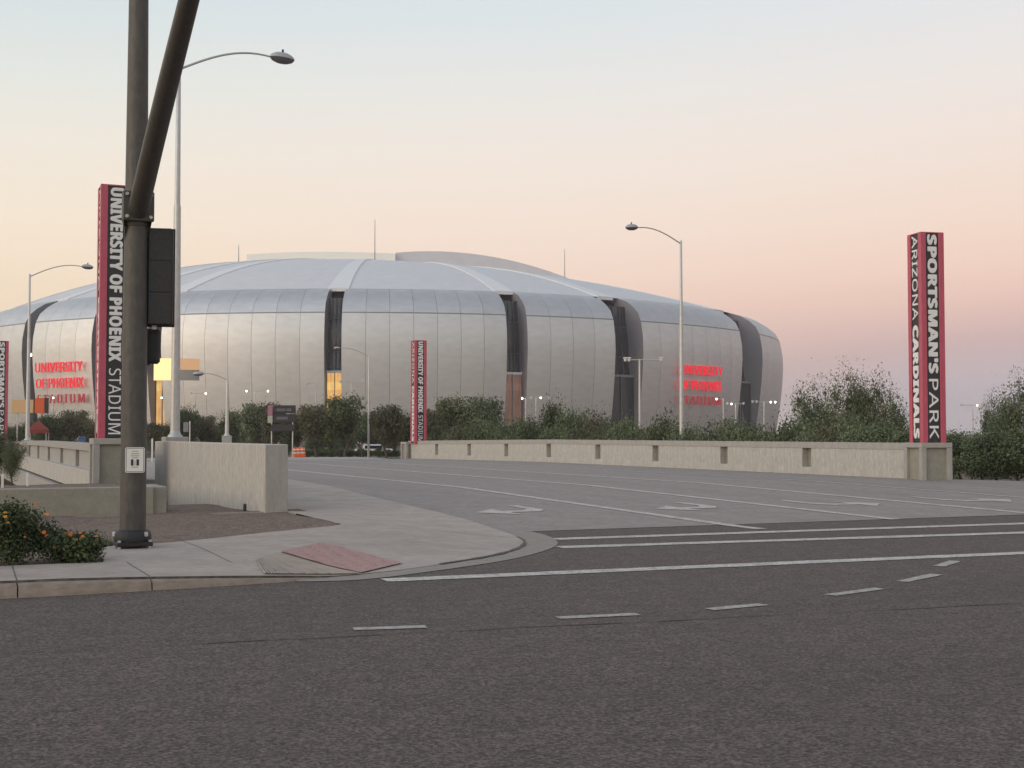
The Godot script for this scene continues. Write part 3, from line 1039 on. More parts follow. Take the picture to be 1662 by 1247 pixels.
	b.box(T(Vector3(-17.2, 0.09, 0.36)), Vector3(45.6, 0.1, 0.3), 0.01)
	part("mowing_strip", b.done(), M.kerb, lw)

# height of the pavement sheet at a point, read from the sheet's own rows
func walk_h(fine: Array, p: Vector2) -> float:
	var best := INF
	var h := 0.15
	for r in fine:
		var a := Vector2(r[0], r[1])
		var b := Vector2(r[3], r[4])
		var c := Geometry2D.get_closest_point_to_segment(p, a, b)
		var d := c.distance_to(p)
		if d < best:
			best = d
			var hin: float = 0.15 if r[0] < 20 else maxf(0.15, r[2])
			h = lerpf(r[2], hin, smoothstep(0.0, 3.2, c.distance_to(a)))
	return h

func edge_h(v: float) -> float:
	return lin(v, [0.0, 1.2, 1.75, 2.3, 2.9, 3.45, 4.0], [0.15, 0.145, 0.13, 0.11, 0.085, 0.055, 0.025])

func edge_u(v: float) -> float:
	return lin(v, [0.0, 1.2, 1.75, 2.3, 2.9, 3.45, 4.0], [13.05, 13.07, 13.1, 13.13, 13.17, 13.24, 13.3])

# height of the concrete corner near the ramp
func corner_h(u: float, v: float) -> float:
	return walk_h(walk_rows, Vector2(u, v)) + 0.004

func bridge() -> void:
	# the grey roadway over the bridge and beyond
	var us := [18.34, 20.0, 22.0, 24.0, 26.0, 28.0] + steps(30, 56, 2) + steps(56, 74, 3) + steps(74, 104, 5) + steps(104, 132, 7) + [132.0]
	var vs := steps(6.05, 9.0, 0.45) + steps(9.0, 27.4, 0.45) + [27.4]
	var near := sheet(us, vs, func(u, _v): return road_y(u) - (0.02 if _v < 8.0 and u < 33 else 0.0), 0.10, 12, 0.16, 3.0)
	var rd := struct("road", near, M.deck)
	var fl := MB.new()
	# paved flare at the right mouth of the road
	var fr := [[18.34, 27.4, 60.0], [22.0, 27.4, 44.0], [25.5, 27.4, 33.0], [28.0, 27.4, 29.2], [29.5, 27.4, 27.9]]
	for i in fr.size() - 1:
		fl.quad(W(fr[i][0], fr[i][1], road_y(fr[i][0])), W(fr[i][0], fr[i][2], road_y(fr[i][0])), W(fr[i + 1][0], fr[i + 1][2], road_y(fr[i + 1][0])), W(fr[i + 1][0], fr[i + 1][1], road_y(fr[i + 1][0])))
	var flo := part("flare", fl.done(), M.deck, rd)
	# cross road and parking lot beyond the bridge
	var lot := MB.new()
	lot.quad(W(132, -140, -1.0), W(132, 160, -1.0), W(142, 160, -1.02), W(142, -140, -1.02))
	part("far_lane", lot.done(), M.deck, rd)
	for l in [[12.15, 17.3], [15.65, 18.2]]:
		part("lane_line", stripe(l[1], l[0] + 0.05, 110, l[0], 0.24, 0.007, 0.06), M.paint, rd)
	part("lane_line", stripe(18.5, 19.2, 110, 19.3, 0.24, 0.007, 0.06), M.paint, rd)
	part("lane_line", stripe(18.5, 22.9, 110, 22.9, 0.16, 0.007, 0.06), M.paint, rd)
	for a in [[22.3, 10.25, 1.0], [22.0, 13.95, 1.0], [21.9, 17.35, -1.0], [21.9, 21.0, -1.0]]:
		part("turn_arrow", turn_arrow(a[0], a[1], a[2]), M.paint, rd)
	# deck slab under the roadway between the abutments
	var b := MB.new()
	b.box(Transform3D(Basis(V, Vector3.UP, -U), W(60, 15.6, -0.42)), Vector3(23.8, 0.7, 54))
	part("deck_slab", b.done(), M.wall2, rd)

	# right parapet, inner face to the road
	parapet(26.95, 30.4, 74.6, 1.0, "long board-marked concrete parapet along the right side of the bridge", 1.07)
	# left parapet, outer face seen from the corner
	parapet(4.25, 33.6, 87.0, -1.0, "pale concrete bridge parapet receding at the left behind the signal pole", 1.07)
	# fascia of the left edge
	var fa := thing("bridge_fascia", "pale concrete edge beam under the left bridge parapet", "beam", W(60.0, 4.02, 0.0), TH)
	for k in 9:
		var fb := MB.new()
		fb.box(T(Vector3(0, 0.28, 26.5 - 3.0 - k * 5.9)), Vector3(0.36, 0.56, 5.87), 0.015)
		part("fascia_panel", fb.done(), M.wall, fa)
	# the wing wall nearest the corner
	var bw := thing("wing_wall", "tall board-marked concrete wall block beside the pavement corner", "wall", W(22.68, 5.66, 0.0), TH)
	b = MB.new()
	b.box(T(Vector3(0, 0.31, -6.05)), Vector3(0.42, 2.06, 12.1), 0.015)
	part("wall_body", b.done(), M.wall, bw)
	b = MB.new()
	b.box(T(Vector3(0, 0.31, 0.006)), Vector3(0.40, 2.04, 0.03), 0.004)
	part("end_face", b.done(), M.wall2, bw)

func parapet(v: float, u0: float, u1: float, facing: float, label: String, h: float) -> void:
	# facing +1: recesses open towards -v (road side of the right wall); -1: outer face of the left wall, also towards -v
	var t := thing("bridge_parapet", label, "parapet", W(u0, v, 0), TH)
	var thick := 0.36
	var hw := 0.24 if facing > 0 else 0.5
	var wm: Material = M.wall if facing > 0 else M.wall2
	var cuts := []
	var u := 35.35
	while u < u1 - 1.0:
		if u > u0 + 1.0: cuts.append(u)
		u += 4.92
	var lo := u0
	var segs := []
	for c in cuts:
		segs.append([lo, c - hw])
		lo = c + hw
	segs.append([lo, u1])
	for s in segs:
		var b := MB.new()
		seg(b, s[0], s[1], u0, -0.2, h - 0.2, thick, 0.0)
		part("wall_panel", b.done(), wm, t)
	for c in cuts:
		var b := MB.new()
		seg(b, c - hw, c + hw, u0, -0.2, h - 0.2, thick - 0.24, 0.24)
		part("recess_back", b.done(), M.lowwall, t)
		b = MB.new()
		seg(b, c - hw, c + hw, u0, -0.2, 0.24, thick - 0.004, 0.002)
		part("recess_sill", b.done(), wm, t)
	# cap beam in lengths
	var cu := u0
	while cu < u1 - 0.5:
		var e := minf(cu + 9.84, u1)
		var b := MB.new()
		var over := 0.02 if facing > 0 else 0.07
		seg(b, cu + 0.004, e - 0.004, u0, h - 0.198, h, thick + over * 2, -over)
		part("cap_beam", b.done(), M.wall2, t)
		cu = e
	if facing < 0:
		var b := MB.new()
		seg(b, u0, u1, u0, 0.22, 0.34, thick, -0.1)
		part("ledge", b.done(), M.wall2, t)

# one length of wall in the parapet's own axes; set-back moves its near face inwards
func seg(b: MB, ua: float, ub: float, u0: float, y0: float, y1: float, thick: float, back: float) -> void:
	var n := maxi(1, int((ub - ua) / 4.0))
	for k in n:
		var a := lerpf(ua, ub, k / float(n))
		var e := lerpf(ua, ub, (k + 1) / float(n))
		var ya := road_y(a)
		var ye := road_y(e)
		var x0 := -0.18 + back
		var x1 := x0 + thick
		var P := func(x, y, uu): return Vector3(x, y + road_y(uu), -(uu - u0))
		b.quad(P.call(x0, y0, e), P.call(x0, y0, a), P.call(x0, y1, a), P.call(x0, y1, e))
		b.quad(P.call(x1, y0, a), P.call(x1, y0, e), P.call(x1, y1, e), P.call(x1, y1, a))
		b.quad(P.call(x0, y1, a), P.call(x1, y1, a), P.call(x1, y1, e), P.call(x0, y1, e))
		b.quad(P.call(x0, y0, e), P.call(x1, y0, e), P.call(x1, y0, a), P.call(x0, y0, a))
		if k == 0: b.quad(P.call(x0, y0, a), P.call(x1, y0, a), P.call(x1, y1, a), P.call(x0, y1, a))
		if k == n - 1: b.quad(P.call(x1, y0, e), P.call(x0, y0, e), P.call(x0, y1, e), P.call(x1, y1, e))

# ---------------------------------------------------------------- stadium
const SR := 135.0
const PROF := [[-3.2, 0.0], [-2.0, 6.0], [-1.1, 12.0], [-0.4, 18.0], [0.0, 24.0], [-0.15, 28.0], [-0.9, 32.1], [-1.0, 32.4], [-2.1, 34.6], [-4.2, 36.4], [-6.8, 38.0], [-10.5, 39.1]]

func roof_h(x: float, z: float) -> float:
	var rho := minf(Vector2(x, z).length() / 124.5, 1.0)
	return 39.1 + (1.0 - pow(rho, 2.4)) * (19.3 - 4.4 * x / 124.5)

func pol(phi: float, r: float, y: float) -> Vector3:
	return Vector3(sin(phi) * r, y, cos(phi) * r)

func clad_panel(half: float, i0: int, i1: int, gap: float) -> ArrayMesh:
	var b := MB.new()
	b.smooth(true)
	var n := 3
	for i in range(i0, i1):
		for k in n:
			var a0 := lerpf(-half + gap, half - gap, k / float(n))
			var a1 := lerpf(-half + gap, half - gap, (k + 1) / float(n))
			var p: Array = PROF[i]
			var q: Array = PROF[i + 1]
			b.uvquad(pol(a0, SR + p[0], p[1]), pol(a1, SR + p[0], p[1]), pol(a1, SR + q[0], q[1]), pol(a0, SR + q[0], q[1]),
				Vector2(k / 3.0, -p[1] / 13.0), Vector2((k + 1) / 3.0, -p[1] / 13.0), Vector2((k + 1) / 3.0, -q[1] / 13.0), Vector2(k / 3.0, -q[1] / 13.0))
	# returns at the long edges so that the joints are real grooves
	b.smooth(false)
	for s in [-1.0, 1.0]:
		var a: float = (half - gap) * s
		for i in range(i0, i1):
			var p: Array = PROF[i]
			var q: Array = PROF[i + 1]
			var w := [pol(a, SR + p[0], p[1]), pol(a, SR + p[0] - 0.5, p[1]), pol(a, SR + q[0] - 0.5, q[1]), pol(a, SR + q[0], q[1])]
			if s > 0: b.quad(w[0], w[1], w[2], w[3])
			else: b.quad(w[3], w[2], w[1], w[0])
	return b.done()

func stadium() -> void:
	var azc := deg_to_rad(-5.6)
	var at := Vector3(sin(azc) * 450.0, -1.1, -cos(azc) * 450.0)
	var t := thing("stadium", "huge domed stadium clad in silver metal panels with dark vertical slots", "stadium", at, deg_to_rad(5.6))
	var slots := [-178.0, -158.0, -138.0, -118.0, -98.0, -78.0, -60.0, -44.6, -32.6, -25.1, -5.4, 14.0, 27.9, 52.2, 72.0, 92.0, 112.0, 132.0, 152.0, 182.0]
	var hs := deg_to_rad(0.88)
	var wide := {14.0: 1.15, 27.9: 1.95, 52.2: 3.3, -44.6: 1.1}
	var half_of := func(x): return deg_to_rad(wide.get(x, 0.88))
	# dark inner drum behind the joints and slots
	var drum := MB.new()
	var pr := []
	for p in PROF: pr.append(Vector2(SR + p[0] - 6.0, p[1] - (0.3 if p[1] > 35 else 0.0)))
	drum.lathe(Transform3D(), pr, 96)
	part("inner_wall", drum.done(), M.glass, t)
	for i in slots.size() - 1:
		var a: float = deg_to_rad(slots[i]) + half_of.call(slots[i])
		var e: float = deg_to_rad(slots[i + 1]) - half_of.call(slots[i + 1])
		var n := maxi(2, int(round(rad_to_deg(e - a) / 2.6)))
		var half := (e - a) / n / 2
		var lower := clad_panel(half, 0, 6, 0.00024)
		var upper := clad_panel(half, 7, 11, 0.00024)
		for k in n:
			var xf := Transform3D(Basis(Vector3.UP, a + half * (2 * k + 1)), Vector3.ZERO)
			var m: Material = M.metal[rng.randi() % 4]
			part("facade_panel", lower, m, t, xf)
			part("facade_panel", upper, m, t, xf)
		# seam band between lower and upper panels
		var sb := MB.new()
		sb.smooth(true)
		var ns := n * 2
		for k in ns:
			var b0 := lerpf(a, e, k / float(ns))
			var b1 := lerpf(a, e, (k + 1) / float(ns))
			sb.quad(pol(b0, SR - 1.0, 32.0), pol(b1, SR - 1.0, 32.0), pol(b1, SR - 1.12, 32.5), pol(b0, SR - 1.12, 32.5))
		part("seam_band", sb.done(), M.seam, t)
		# jambs at both ends of the section
		for s in [[a, 1.0], [e, -1.0]]:
			var jb := MB.new()
			for q in PROF.size() - 1:
				var p0: Array = PROF[q]
				var p1: Array = PROF[q + 1]
				var w := [pol(s[0], SR + p0[0] - 0.02, p0[1]), pol(s[0], SR + p0[0] - 6.2, p0[1]), pol(s[0], SR + p1[0] - 6.2, p1[1]), pol(s[0], SR + p1[0] - 0.02, p1[1])]
				if s[1] < 0: jb.quad(w[0], w[1], w[2], w[3])
				else: jb.quad(w[3], w[2], w[1], w[0])
			part("jamb", jb.done(), M.jamb, t)
		# roof gore over the section
		var rg := MB.new()
		rg.smooth(true)
		var nr := 14
		var na := maxi(2, n)
		var gap := hs
		for r in nr:
			var r0 := lerpf(124.6, 6.0, r / float(nr))
			var r1 := lerpf(124.6, 6.0, (r + 1) / float(nr))
			for k in na:
				var c0 := lerpf(deg_to_rad(slots[i]), deg_to_rad(slots[i + 1]), k / float(na))
				var c1 := lerpf(deg_to_rad(slots[i]), deg_to_rad(slots[i + 1]), (k + 1) / float(na))
				var q := [pol(c0, r0, 0), pol(c1, r0, 0), pol(c1, r1, 0), pol(c0, r1, 0)]
				for z in 4: q[z].y = roof_h(q[z].x, q[z].z)
				rg.quad(q[0], q[1], q[2], q[3])
		part("roof_gore", rg.done(), M.roof, t)
	var crown := MB.new()
	crown.smooth(true)
	for k in 24:
		var c0 := TAU * k / 24
		var c1 := TAU * (k + 1) / 24
		var q := [pol(c0, 6.4, 0), pol(c1, 6.4, 0)]
		for z in 2: q[z].y = roof_h(q[z].x, q[z].z)
		crown.tri(q[0], q[1], Vector3(0, roof_h(0, 0), 0))
	part("roof_crown", crown.done(), M.roof, t)
	# slots: glazing with mullions, lit lobby glass low down, white roof rib above
	for i in slots.size() - 1:
		var phi := deg_to_rad(slots[i])
		var front: bool = absf(slots[i]) < 62.0
		hs = deg_to_rad(0.88)
		var rb := MB.new()
		for r in 14:
			var r0 := lerpf(124.7, 40.0, r / 14.0)
			var r1 := lerpf(124.7, 40.0, (r + 1) / 14.0)
			var w0 := hs * lerpf(1.35, 1.0, r / 14.0)
			var w1 := hs * lerpf(1.35, 1.0, (r + 1) / 14.0)
			var q := [pol(phi - w0, r0, 0), pol(phi + w0, r0, 0), pol(phi + w1, r1, 0), pol(phi - w1, r1, 0)]
			for z in 4: q[z].y = roof_h(q[z].x, q[z].z) + 0.22
			rb.quad(q[0], q[1], q[2], q[3])
			var d := Vector3(0, 0.9, 0)
			rb.quad(q[0] - d, q[0], q[3], q[3] - d)
			rb.quad(q[1], q[1] - d, q[2] - d, q[2])
			if r == 0: rb.quad(q[0] - d, q[1] - d, q[1], q[0])
		part("roof_rib", rb.done(), M.rib, t)
		if not front: continue
		hs = half_of.call(slots[i])
		var gl := MB.new()
		gl.quad(pol(phi - hs, SR - 5.2, 14.5), pol(phi + hs, SR - 5.2, 14.5), pol(phi + hs, SR - 7.5, 36.5), pol(phi - hs, SR - 7.5, 36.5))
		var gw := part("slot_glazing", gl.done(), M.glass, t)
		for k in 3:
			var aa := phi + hs * (-0.5 + 0.5 * k)
			var mm := MB.new()
			mm.tube([pol(aa, SR - 5.0, 14.5), pol(aa, SR - 7.3, 36.5)], [0.16, 0.16], 4)
			part("mullion", mm.done(), M.mullion, gw)
		for y in [19.0, 23.0, 27.0, 31.0]:
			var mm := MB.new()
			var rr: float = SR - 5.0 - (y - 14.5) / 22.0 * 2.3
			mm.tube([pol(phi - hs, rr, y), pol(phi + hs, rr, y)], [0.12, 0.12], 4)
			part("transom", mm.done(), M.mullion, gw)
		# entrance glass in the foot of the slot
		var lb := MB.new()
		var z0 := SR - 4.0
		lb.uvquad(pol(phi - hs, z0, 0.0), pol(phi + hs, z0, 0.0), pol(phi + hs, z0, 17.6), pol(phi - hs, z0, 17.6), Vector2(0, 1), Vector2(1, 1), Vector2(1, 0), Vector2(0, 0))
		var lit: bool = slots[i] in [-5.4, -25.1]
		var dim: bool = slots[i] in [14.0]
		var lw := part("entrance_window", lb.done(), M.lobby if lit else (M.lobbydim if dim else M.glass), t)
		for k in 3:
			var aa := phi + hs * (-1.0 + k)
			var mm := MB.new()
			mm.box(Transform3D(Basis(Vector3.UP, aa), pol(aa, z0 + 0.15, 8.9)), Vector3(0.3 if k != 1 else 0.16, 17.8, 0.3))
			part("window_frame", mm.done(), M.mullion, lw)
		var hd := MB.new()
		hd.box(Transform3D(Basis(Vector3.UP, phi), pol(phi, z0 - 0.6, 17.9)), Vector3(hs * 2 * z0, 0.6, 1.6))
		part("window_head", hd.done(), M.rib if lit or dim else M.jamb, lw)
	# raised moving roof panels
	roof_panel(t, -43.0, 3.0, 44.0, -30.0, [2.3, 2.5, 2.6], M.roofpanel, M.roofwhite)
	roof_panel(t, 3.05, 58.0, 42.0, -30.0, [3.0, 4.4, 0.7], M.roofpanel, M.roofpanel)
	for k in [[-3.4, 46.0, 13.0], [60.0, 20.0, 12.0], [-47.0, 30.0, 6.5]]:
		var mb := MB.new()
		var y0 := roof_h(k[0], k[1])
		mb.tube([Vector3(k[0], y0, k[1]), Vector3(k[0], y0 + k[2], k[1])], [0.16, 0.08], 6)
		part("roof_mast", mb.done(), M.jamb, t)
	# red lit lettering on two sections
	for c in [-38.4, 39.4]:
		var phi := deg_to_rad(c)
		var n := pol(phi, 1.0, 0)
		var right := Vector3(cos(phi), 0, -sin(phi))
		var org := n * SR
		lettering("lit_lettering", "UNIVERSITY", 500, org + n * 0.45 + Vector3(0, 20.0, 0), right, Vector3.UP, 18.6, 2.5, M.redglow, t, 0.3)
		lettering("lit_lettering", "OF PHOENIX", 500, org + n * 0.1 + Vector3(0, 15.9, 0), right, Vector3.UP, 18.6, 2.5, M.redglow, t, 0.3)
		lettering("lit_lettering", "S T A D I U M", 400, org - n * 0.35 + Vector3(0, 11.8, 0), right, Vector3.UP, 18.6, 2.3, M.reddim, t, 0.3)

func arc3(h: Array, t: float) -> float:
	return h[0] * (1 - t) * (1 - 2 * t) + h[1] * 4 * t * (1 - t) + h[2] * t * (2 * t - 1)

func roof_panel(t: Node3D, x0: float, x1: float, z0: float, z1: float, hp: Array, top: Material, face: Material) -> void:
	var n := 16
	var b := MB.new()
	b.smooth(true)
	var f := MB.new()
	for i in n:
		var xa := lerpf(x0, x1, i / float(n))
		var xb := lerpf(x0, x1, (i + 1) / float(n))
		var ea := arc3(hp, i / float(n))
		var eb := arc3(hp, (i + 1) / float(n))
		for k in 8:
			var za := lerpf(z0, z1, k / 8.0)
			var zb := lerpf(z0, z1, (k + 1) / 8.0)
			b.quad(Vector3(xa, roof_h(xa, za) + ea, za), Vector3(xb, roof_h(xb, za) + eb, za), Vector3(xb, roof_h(xb, zb) + eb, zb), Vector3(xa, roof_h(xa, zb) + ea, zb))
		f.quad(Vector3(xa, roof_h(xa, z0) - 1, z0), Vector3(xb, roof_h(xb, z0) - 1, z0), Vector3(xb, roof_h(xb, z0) + eb, z0), Vector3(xa, roof_h(xa, z0) + ea, z0))
	for k in 8:
		var za := lerpf(z0, z1, k / 8.0)
		var zb := lerpf(z0, z1, (k + 1) / 8.0)
		f.quad(Vector3(x0, roof_h(x0, zb) - 1, zb), Vector3(x0, roof_h(x0, za) - 1, za), Vector3(x0, roof_h(x0, za) + hp[0], za), Vector3(x0, roof_h(x0, zb) + hp[0], zb))
		f.quad(Vector3(x1, roof_h(x1, za) - 1, za), Vector3(x1, roof_h(x1, zb) - 1, zb), Vector3(x1, roof_h(x1, zb) + hp[2], zb), Vector3(x1, roof_h(x1, za) + hp[2], za))
	var o := part("moving_roof_panel", b.done(), top, t)
	part("panel_edge", f.done(), face, o)

# ---------------------------------------------------------------- poles, signals, pylons
func poles() -> void:
	# pylons and their pedestals
	var U1 := [["UNIVERSITY OF PHOENIX", 800, 4.27], ["STADIUM", 400, 1.6]]
	var U2 := [["SPORTSMAN'S", 800, 4.1], ["PARK", 400, 1.75]]
	var U3 := [["ARIZONA", 400, 2.5], ["CARDINALS", 800, 3.35]]
	var yr := road_y(30)
	pylon(W(29.8, 26.95, yr + 1.08), deg_to_rad(13.0), "red and dark lettered sign pylon at the right near end of the bridge", [["front", U2], ["left", U3]])
	pillar(W(29.8, 26.95, yr), deg_to_rad(13.0), "concrete pedestal ending the right bridge parapet beside the shrubs", 1.08)
	pylon(W(33.0, 4.15, 1.42), TH - 0.02, "tallest red and dark lettered sign pylon behind the traffic signal pole", [["front", U1], ["left", U3]])
	pillar(W(33.0, 4.15, 0.34), TH - 0.02, "concrete pedestal at the near end of the left bridge parapet", 1.08)
	pylon(W(73.3, 26.95, road_y(73) + 0.9), TH - 0.02, "distant slim red sign pylon at the far end of the right parapet", [["front", U1], ["left", U3]])
	pillar(W(74.6, 26.95, road_y(74)), TH, "concrete pedestal at the far end of the right bridge parapet", 1.0)
	pylon(W(87.0, 4.2, 1.15), TH - 0.02, "partly hidden red sign pylon at the left edge above the bridge", [["front", U2], ["left", U1]])
	pillar(W(87.0, 4.2, 0.07), TH, "concrete pedestal at the far end of the left bridge parapet", 1.08)
	# street lights
	street_light(W(35.7, 6.12, 1.42), 10.2, 2.9, TH, "tall grey street light rising behind the wing wall block")
	street_light(W(82.9, 5.5, 1.15), 10.0, 3.4, TH, "street light at the far left beside the bridge, arm pointing right")
	street_light(W(56.3, 34.9, 1.25), 10.1, 2.9, TH + PI, "street light behind the right parapet with its arm pointing left")
	var p := spot(598, 745, 136.0)
	street_light(Vector3(p.x, -1.1, p.z), 10.9, 3.6, TH + PI, "distant street light near the far end of the roadway", false)
	p = spot(368, 708, 84.0)
	street_light(Vector3(p.x, p.y, p.z), 3.75, 1.75, TH + PI - 0.2, "smallest distant street light in front of the silver stadium wall")
	signal_pole()

func signal_pole() -> void:
	var base := W(16.23, 2.29, 0.15)
	var t := thing("traffic_signal_pole", "thick brown traffic signal pole with mast arm at the pavement corner", "signal pole", base, 0.0)
	var b := MB.new()
	b.tube([Vector3(0, 0.16, 0), Vector3(0, 3.0, 0), Vector3(0, 9.2, 0)], [0.155, 0.145, 0.098], 24)
	part("pole", b.done(), M.steel, t)
	# base plate, dark skirt and anchor bolts
	b = MB.new()
	b.box(T(Vector3(0, 0.05, 0), TH), Vector3(0.42, 0.05, 0.42), 0.008)
	var bp := part("base_plate", b.done(), M.black, t)
	b = MB.new()
	b.lathe(T(Vector3(0, 0.075, 0)), [Vector2(0.215, 0.0), Vector2(0.222, 0.03), Vector2(0.215, 0.10), Vector2(0.19, 0.13), Vector2(0.158, 0.14)], 20)
	part("skirt", b.done(), M.blackbox, bp)
	for k in 4:
		var a := PI / 4 + k * PI / 2 + TH
		b = MB.new()
		b.tube([Vector3(sin(a) * 0.25, -0.02, cos(a) * 0.25), Vector3(sin(a) * 0.25, 0.1, cos(a) * 0.25)], [0.022, 0.022], 6)
		part("anchor_bolt", b.done(), M.galv, bp)
	for s in [-1.0, 1.0]:
		b = MB.new()
		b.box(T(Vector3(0.19 * s, 0.165, 0.1), 0.3 * s), Vector3(0.05, 0.06, 0.05), 0.012)
		part("bolt_cover", b.done(), M.galv, bp)
	# mast arm, rising over the street
	var dir := -U
	b = MB.new()
	b.tube([Vector3(0, 4.06, 0) + dir * 0.1, dir * 1.2 + Vector3(0, 4.62, 0), dir * 2.3 + Vector3(0, 5.15, 0), dir * 3.5 + Vector3(0, 5.7, 0), dir * 5.0 + Vector3(0, 6.3, 0), dir * 7.0 + Vector3(0, 6.9, 0), dir * 10.0 + Vector3(0, 7.4, 0)], [0.125, 0.118, 0.11, 0.1, 0.09, 0.078, 0.06], 20)
	part("mast_arm", b.done(), M.steel, t)
	var side := V
	b = MB.new()
	b.tube([Vector3(0, 3.9, 0), Vector3(0, 3.98, 0), Vector3(0, 4.3, 0), Vector3(0, 4.36, 0)], [0.15, 0.172, 0.172, 0.15], 20)
	part("clamp_ring", b.done(), M.steel, t)
	b = MB.new()
	b.box(Transform3D(Basis(V, Vector3.UP, -U), dir * 0.17 + Vector3(0, 4.13, 0)), Vector3(0.37, 0.36, 0.06), 0.01)
	var pl := part("clamp_plate", b.done(), M.steel, t)
	for sx in [-1.0, 1.0]:
		for sy in [-1.0, 1.0]:
			b = MB.new()
			var c: Vector3 = dir * 0.2 + V * 0.14 * sx + Vector3(0, 4.13 + 0.135 * sy, 0)
			b.tube([c, c + dir * 0.04], [0.022, 0.022], 6)
			part("bolt", b.done(), M.galv, pl)
	b = MB.new()
	var g0 := V * 0.12 + Vector3(0, 3.95, 0)
	for s in [-1.0, 1.0]:
		b.quad(V * 0.14 * s + dir * 0.02 + Vector3(0, 3.72, 0), V * 0.17 * s + dir * 0.16 + Vector3(0, 4.0, 0), V * 0.17 * s + dir * 0.16 + Vector3(0, 4.3, 0), V * 0.14 * s + dir * 0.02 + Vector3(0, 4.3, 0))
	part("gusset", b.done(), M.steel, t)
	# three-section signal seen from behind
	var sp := Vector3(0.275, 3.3, -0.12)
	var turn := 0.18
	b = MB.new()
	b.box(T(sp, turn), Vector3(0.30, 1.19, 0.2), 0.025)
	var sg := part("signal_head", b.done(), M.blackbox, t)
	b = MB.new()
	b.box(T(sp, turn) * T(Vector3(0, 0, -0.06)), Vector3(0.33, 1.22, 0.012), 0.004)
	part("backplate", b.done(), M.black, sg)
	for k in 3:
		b = MB.new()
		b.box(T(sp, turn) * T(Vector3(0, -0.39 + 0.39 * k, 0.104)), Vector3(0.27, 0.386, 0.008), 0.003)
		part("section_door", b.done(), M.blackbox, sg)
		b = MB.new()
		var c := T(sp, turn) * T(Vector3(0, -0.39 + 0.39 * k, 0))
		b.tube([c * Vector3(0, 0, -0.1), c * Vector3(0, 0.0, -0.34)], [0.125, 0.13], 14, false)
		part("visor", b.done(), M.black, sg)
		b = MB.new()
		b.lathe(c * Transform3D(Basis(Vector3.RIGHT, -PI / 2), Vector3(0, 0, -0.1)), [Vector2(0.115, 0), Vector2(0.08, 0.02), Vector2(0, 0.028)], 14)
		part("lens", b.done(), plain([L(0.03, 0.12, 0.08), L(0.2, 0.13, 0.02), L(0.2, 0.02, 0.015)][k], 0.25), sg)
	for y in [2.78, 3.75]:
		b = MB.new()
		b.tube([Vector3(0.1, y, -0.02), Vector3(0.3, y, -0.1)], [0.025, 0.025], 8)
		part("bracket", b.done(), M.black, t)
	# pedestrian signals either side of the pole
	for q in [[Vector3(0.05, 2.46, -0.3), 0.25], [Vector3(-0.07, 2.44, -0.3), -0.25]]:
		b = MB.new()
		b.box(T(q[0], q[1]), Vector3(0.34, 0.43, 0.2), 0.03)
		var ps := part("pedestrian_signal", b.done(), M.blackbox, t)
		b = MB.new()
		b.tube([Vector3(0, q[0].y + 0.15, -0.1), q[0] + Vector3(0, 0.15, 0)], [0.02, 0.02], 6)
		part("bracket", b.done(), M.black, ps)
	b = MB.new()
	b.box(T(Vector3(0.2, 2.7, -0.12), 0.2), Vector3(0.06, 0.09, 0.03), 0.006)
	part("bracket", b.done(), M.galv, t)
	# push-button sign
	var sc := Transform3D(Basis(Vector3.UP, 0.28), Vector3(0.018, 1.06, 0.0)) * T(Vector3(0, 0, 0.158))
	var s2 := thing("push_button_sign", "small white push-button sign on the signal pole", "sign", base)
	plate(s2, "sign_plate", sc, 0.226, 0.305, 0.022, 0.006, M.sign_white, 0.0)
	plate(s2, "border", sc, 0.208, 0.287, 0.018, 0.003, M.dark, 0.004)
	plate(s2, "inner_field", sc, 0.196, 0.275, 0.014, 0.003, M.sign_white, 0.006)
	for k in [[-0.032, -0.03, 0.03, 0.075], [0.032, -0.03, 0.03, 0.075]]:
		plate(s2, "black_square", sc * T(Vector3(k[0], k[1], 0)), k[2], k[3], 0.002, 0.003, M.dark, 0.008)
	plate(s2, "symbol", sc * T(Vector3(0.002, -0.015, 0)), 0.012, 0.012, 0.006, 0.003, M.sign_grey, 0.008)
	plate(s2, "symbol", sc * T(Vector3(0.0, -0.045, 0)), 0.009, 0.035, 0.004, 0.003, M.sign_grey, 0.008)
	for k in [[0.0, 0.105, 0.075], [0.0, 0.075, 0.09], [0.0, 0.05, 0.1], [0.0, 0.027, 0.07], [0.0, -0.085, 0.075]]:
		plate(s2, "text_line", sc * T(Vector3(k[0], k[1], 0)), k[2], 0.011, 0.003, 0.002, M.sign_grey, 0.008)

func plate(parent: Node3D, called: String, xf: Transform3D, w: float, h: float, r: float, thick: float, m: Material, lift: float) -> void:
	# rounded plate, front at lift + thick
	var ring := []
	for c in [[1, 1, 0], [-1, 1, 1], [-1, -1, 2], [1, -1, 3]]:
		for k in 5:
			var a: float = (c[2] + k / 4.0) * PI / 2
			ring.append(Vector2(c[0] * (w / 2 - r) + cos(a) * r, c[1] * (h / 2 - r) + sin(a) * r))
	var b := MB.new()
	for i in ring.size():
		var p: Vector2 = ring[i]
		var q: Vector2 = ring[(i + 1) % ring.size()]
		b.tri(xf * Vector3(0, 0, lift + thick), xf * Vector3(p.x, p.y, lift + thick), xf * Vector3(q.x, q.y, lift + thick))
		b.quad(xf * Vector3(p.x, p.y, lift), xf * Vector3(q.x, q.y, lift), xf * Vector3(q.x, q.y, lift + thick), xf * Vector3(p.x, p.y, lift + thick))
	part(called, b.done(), m, parent)

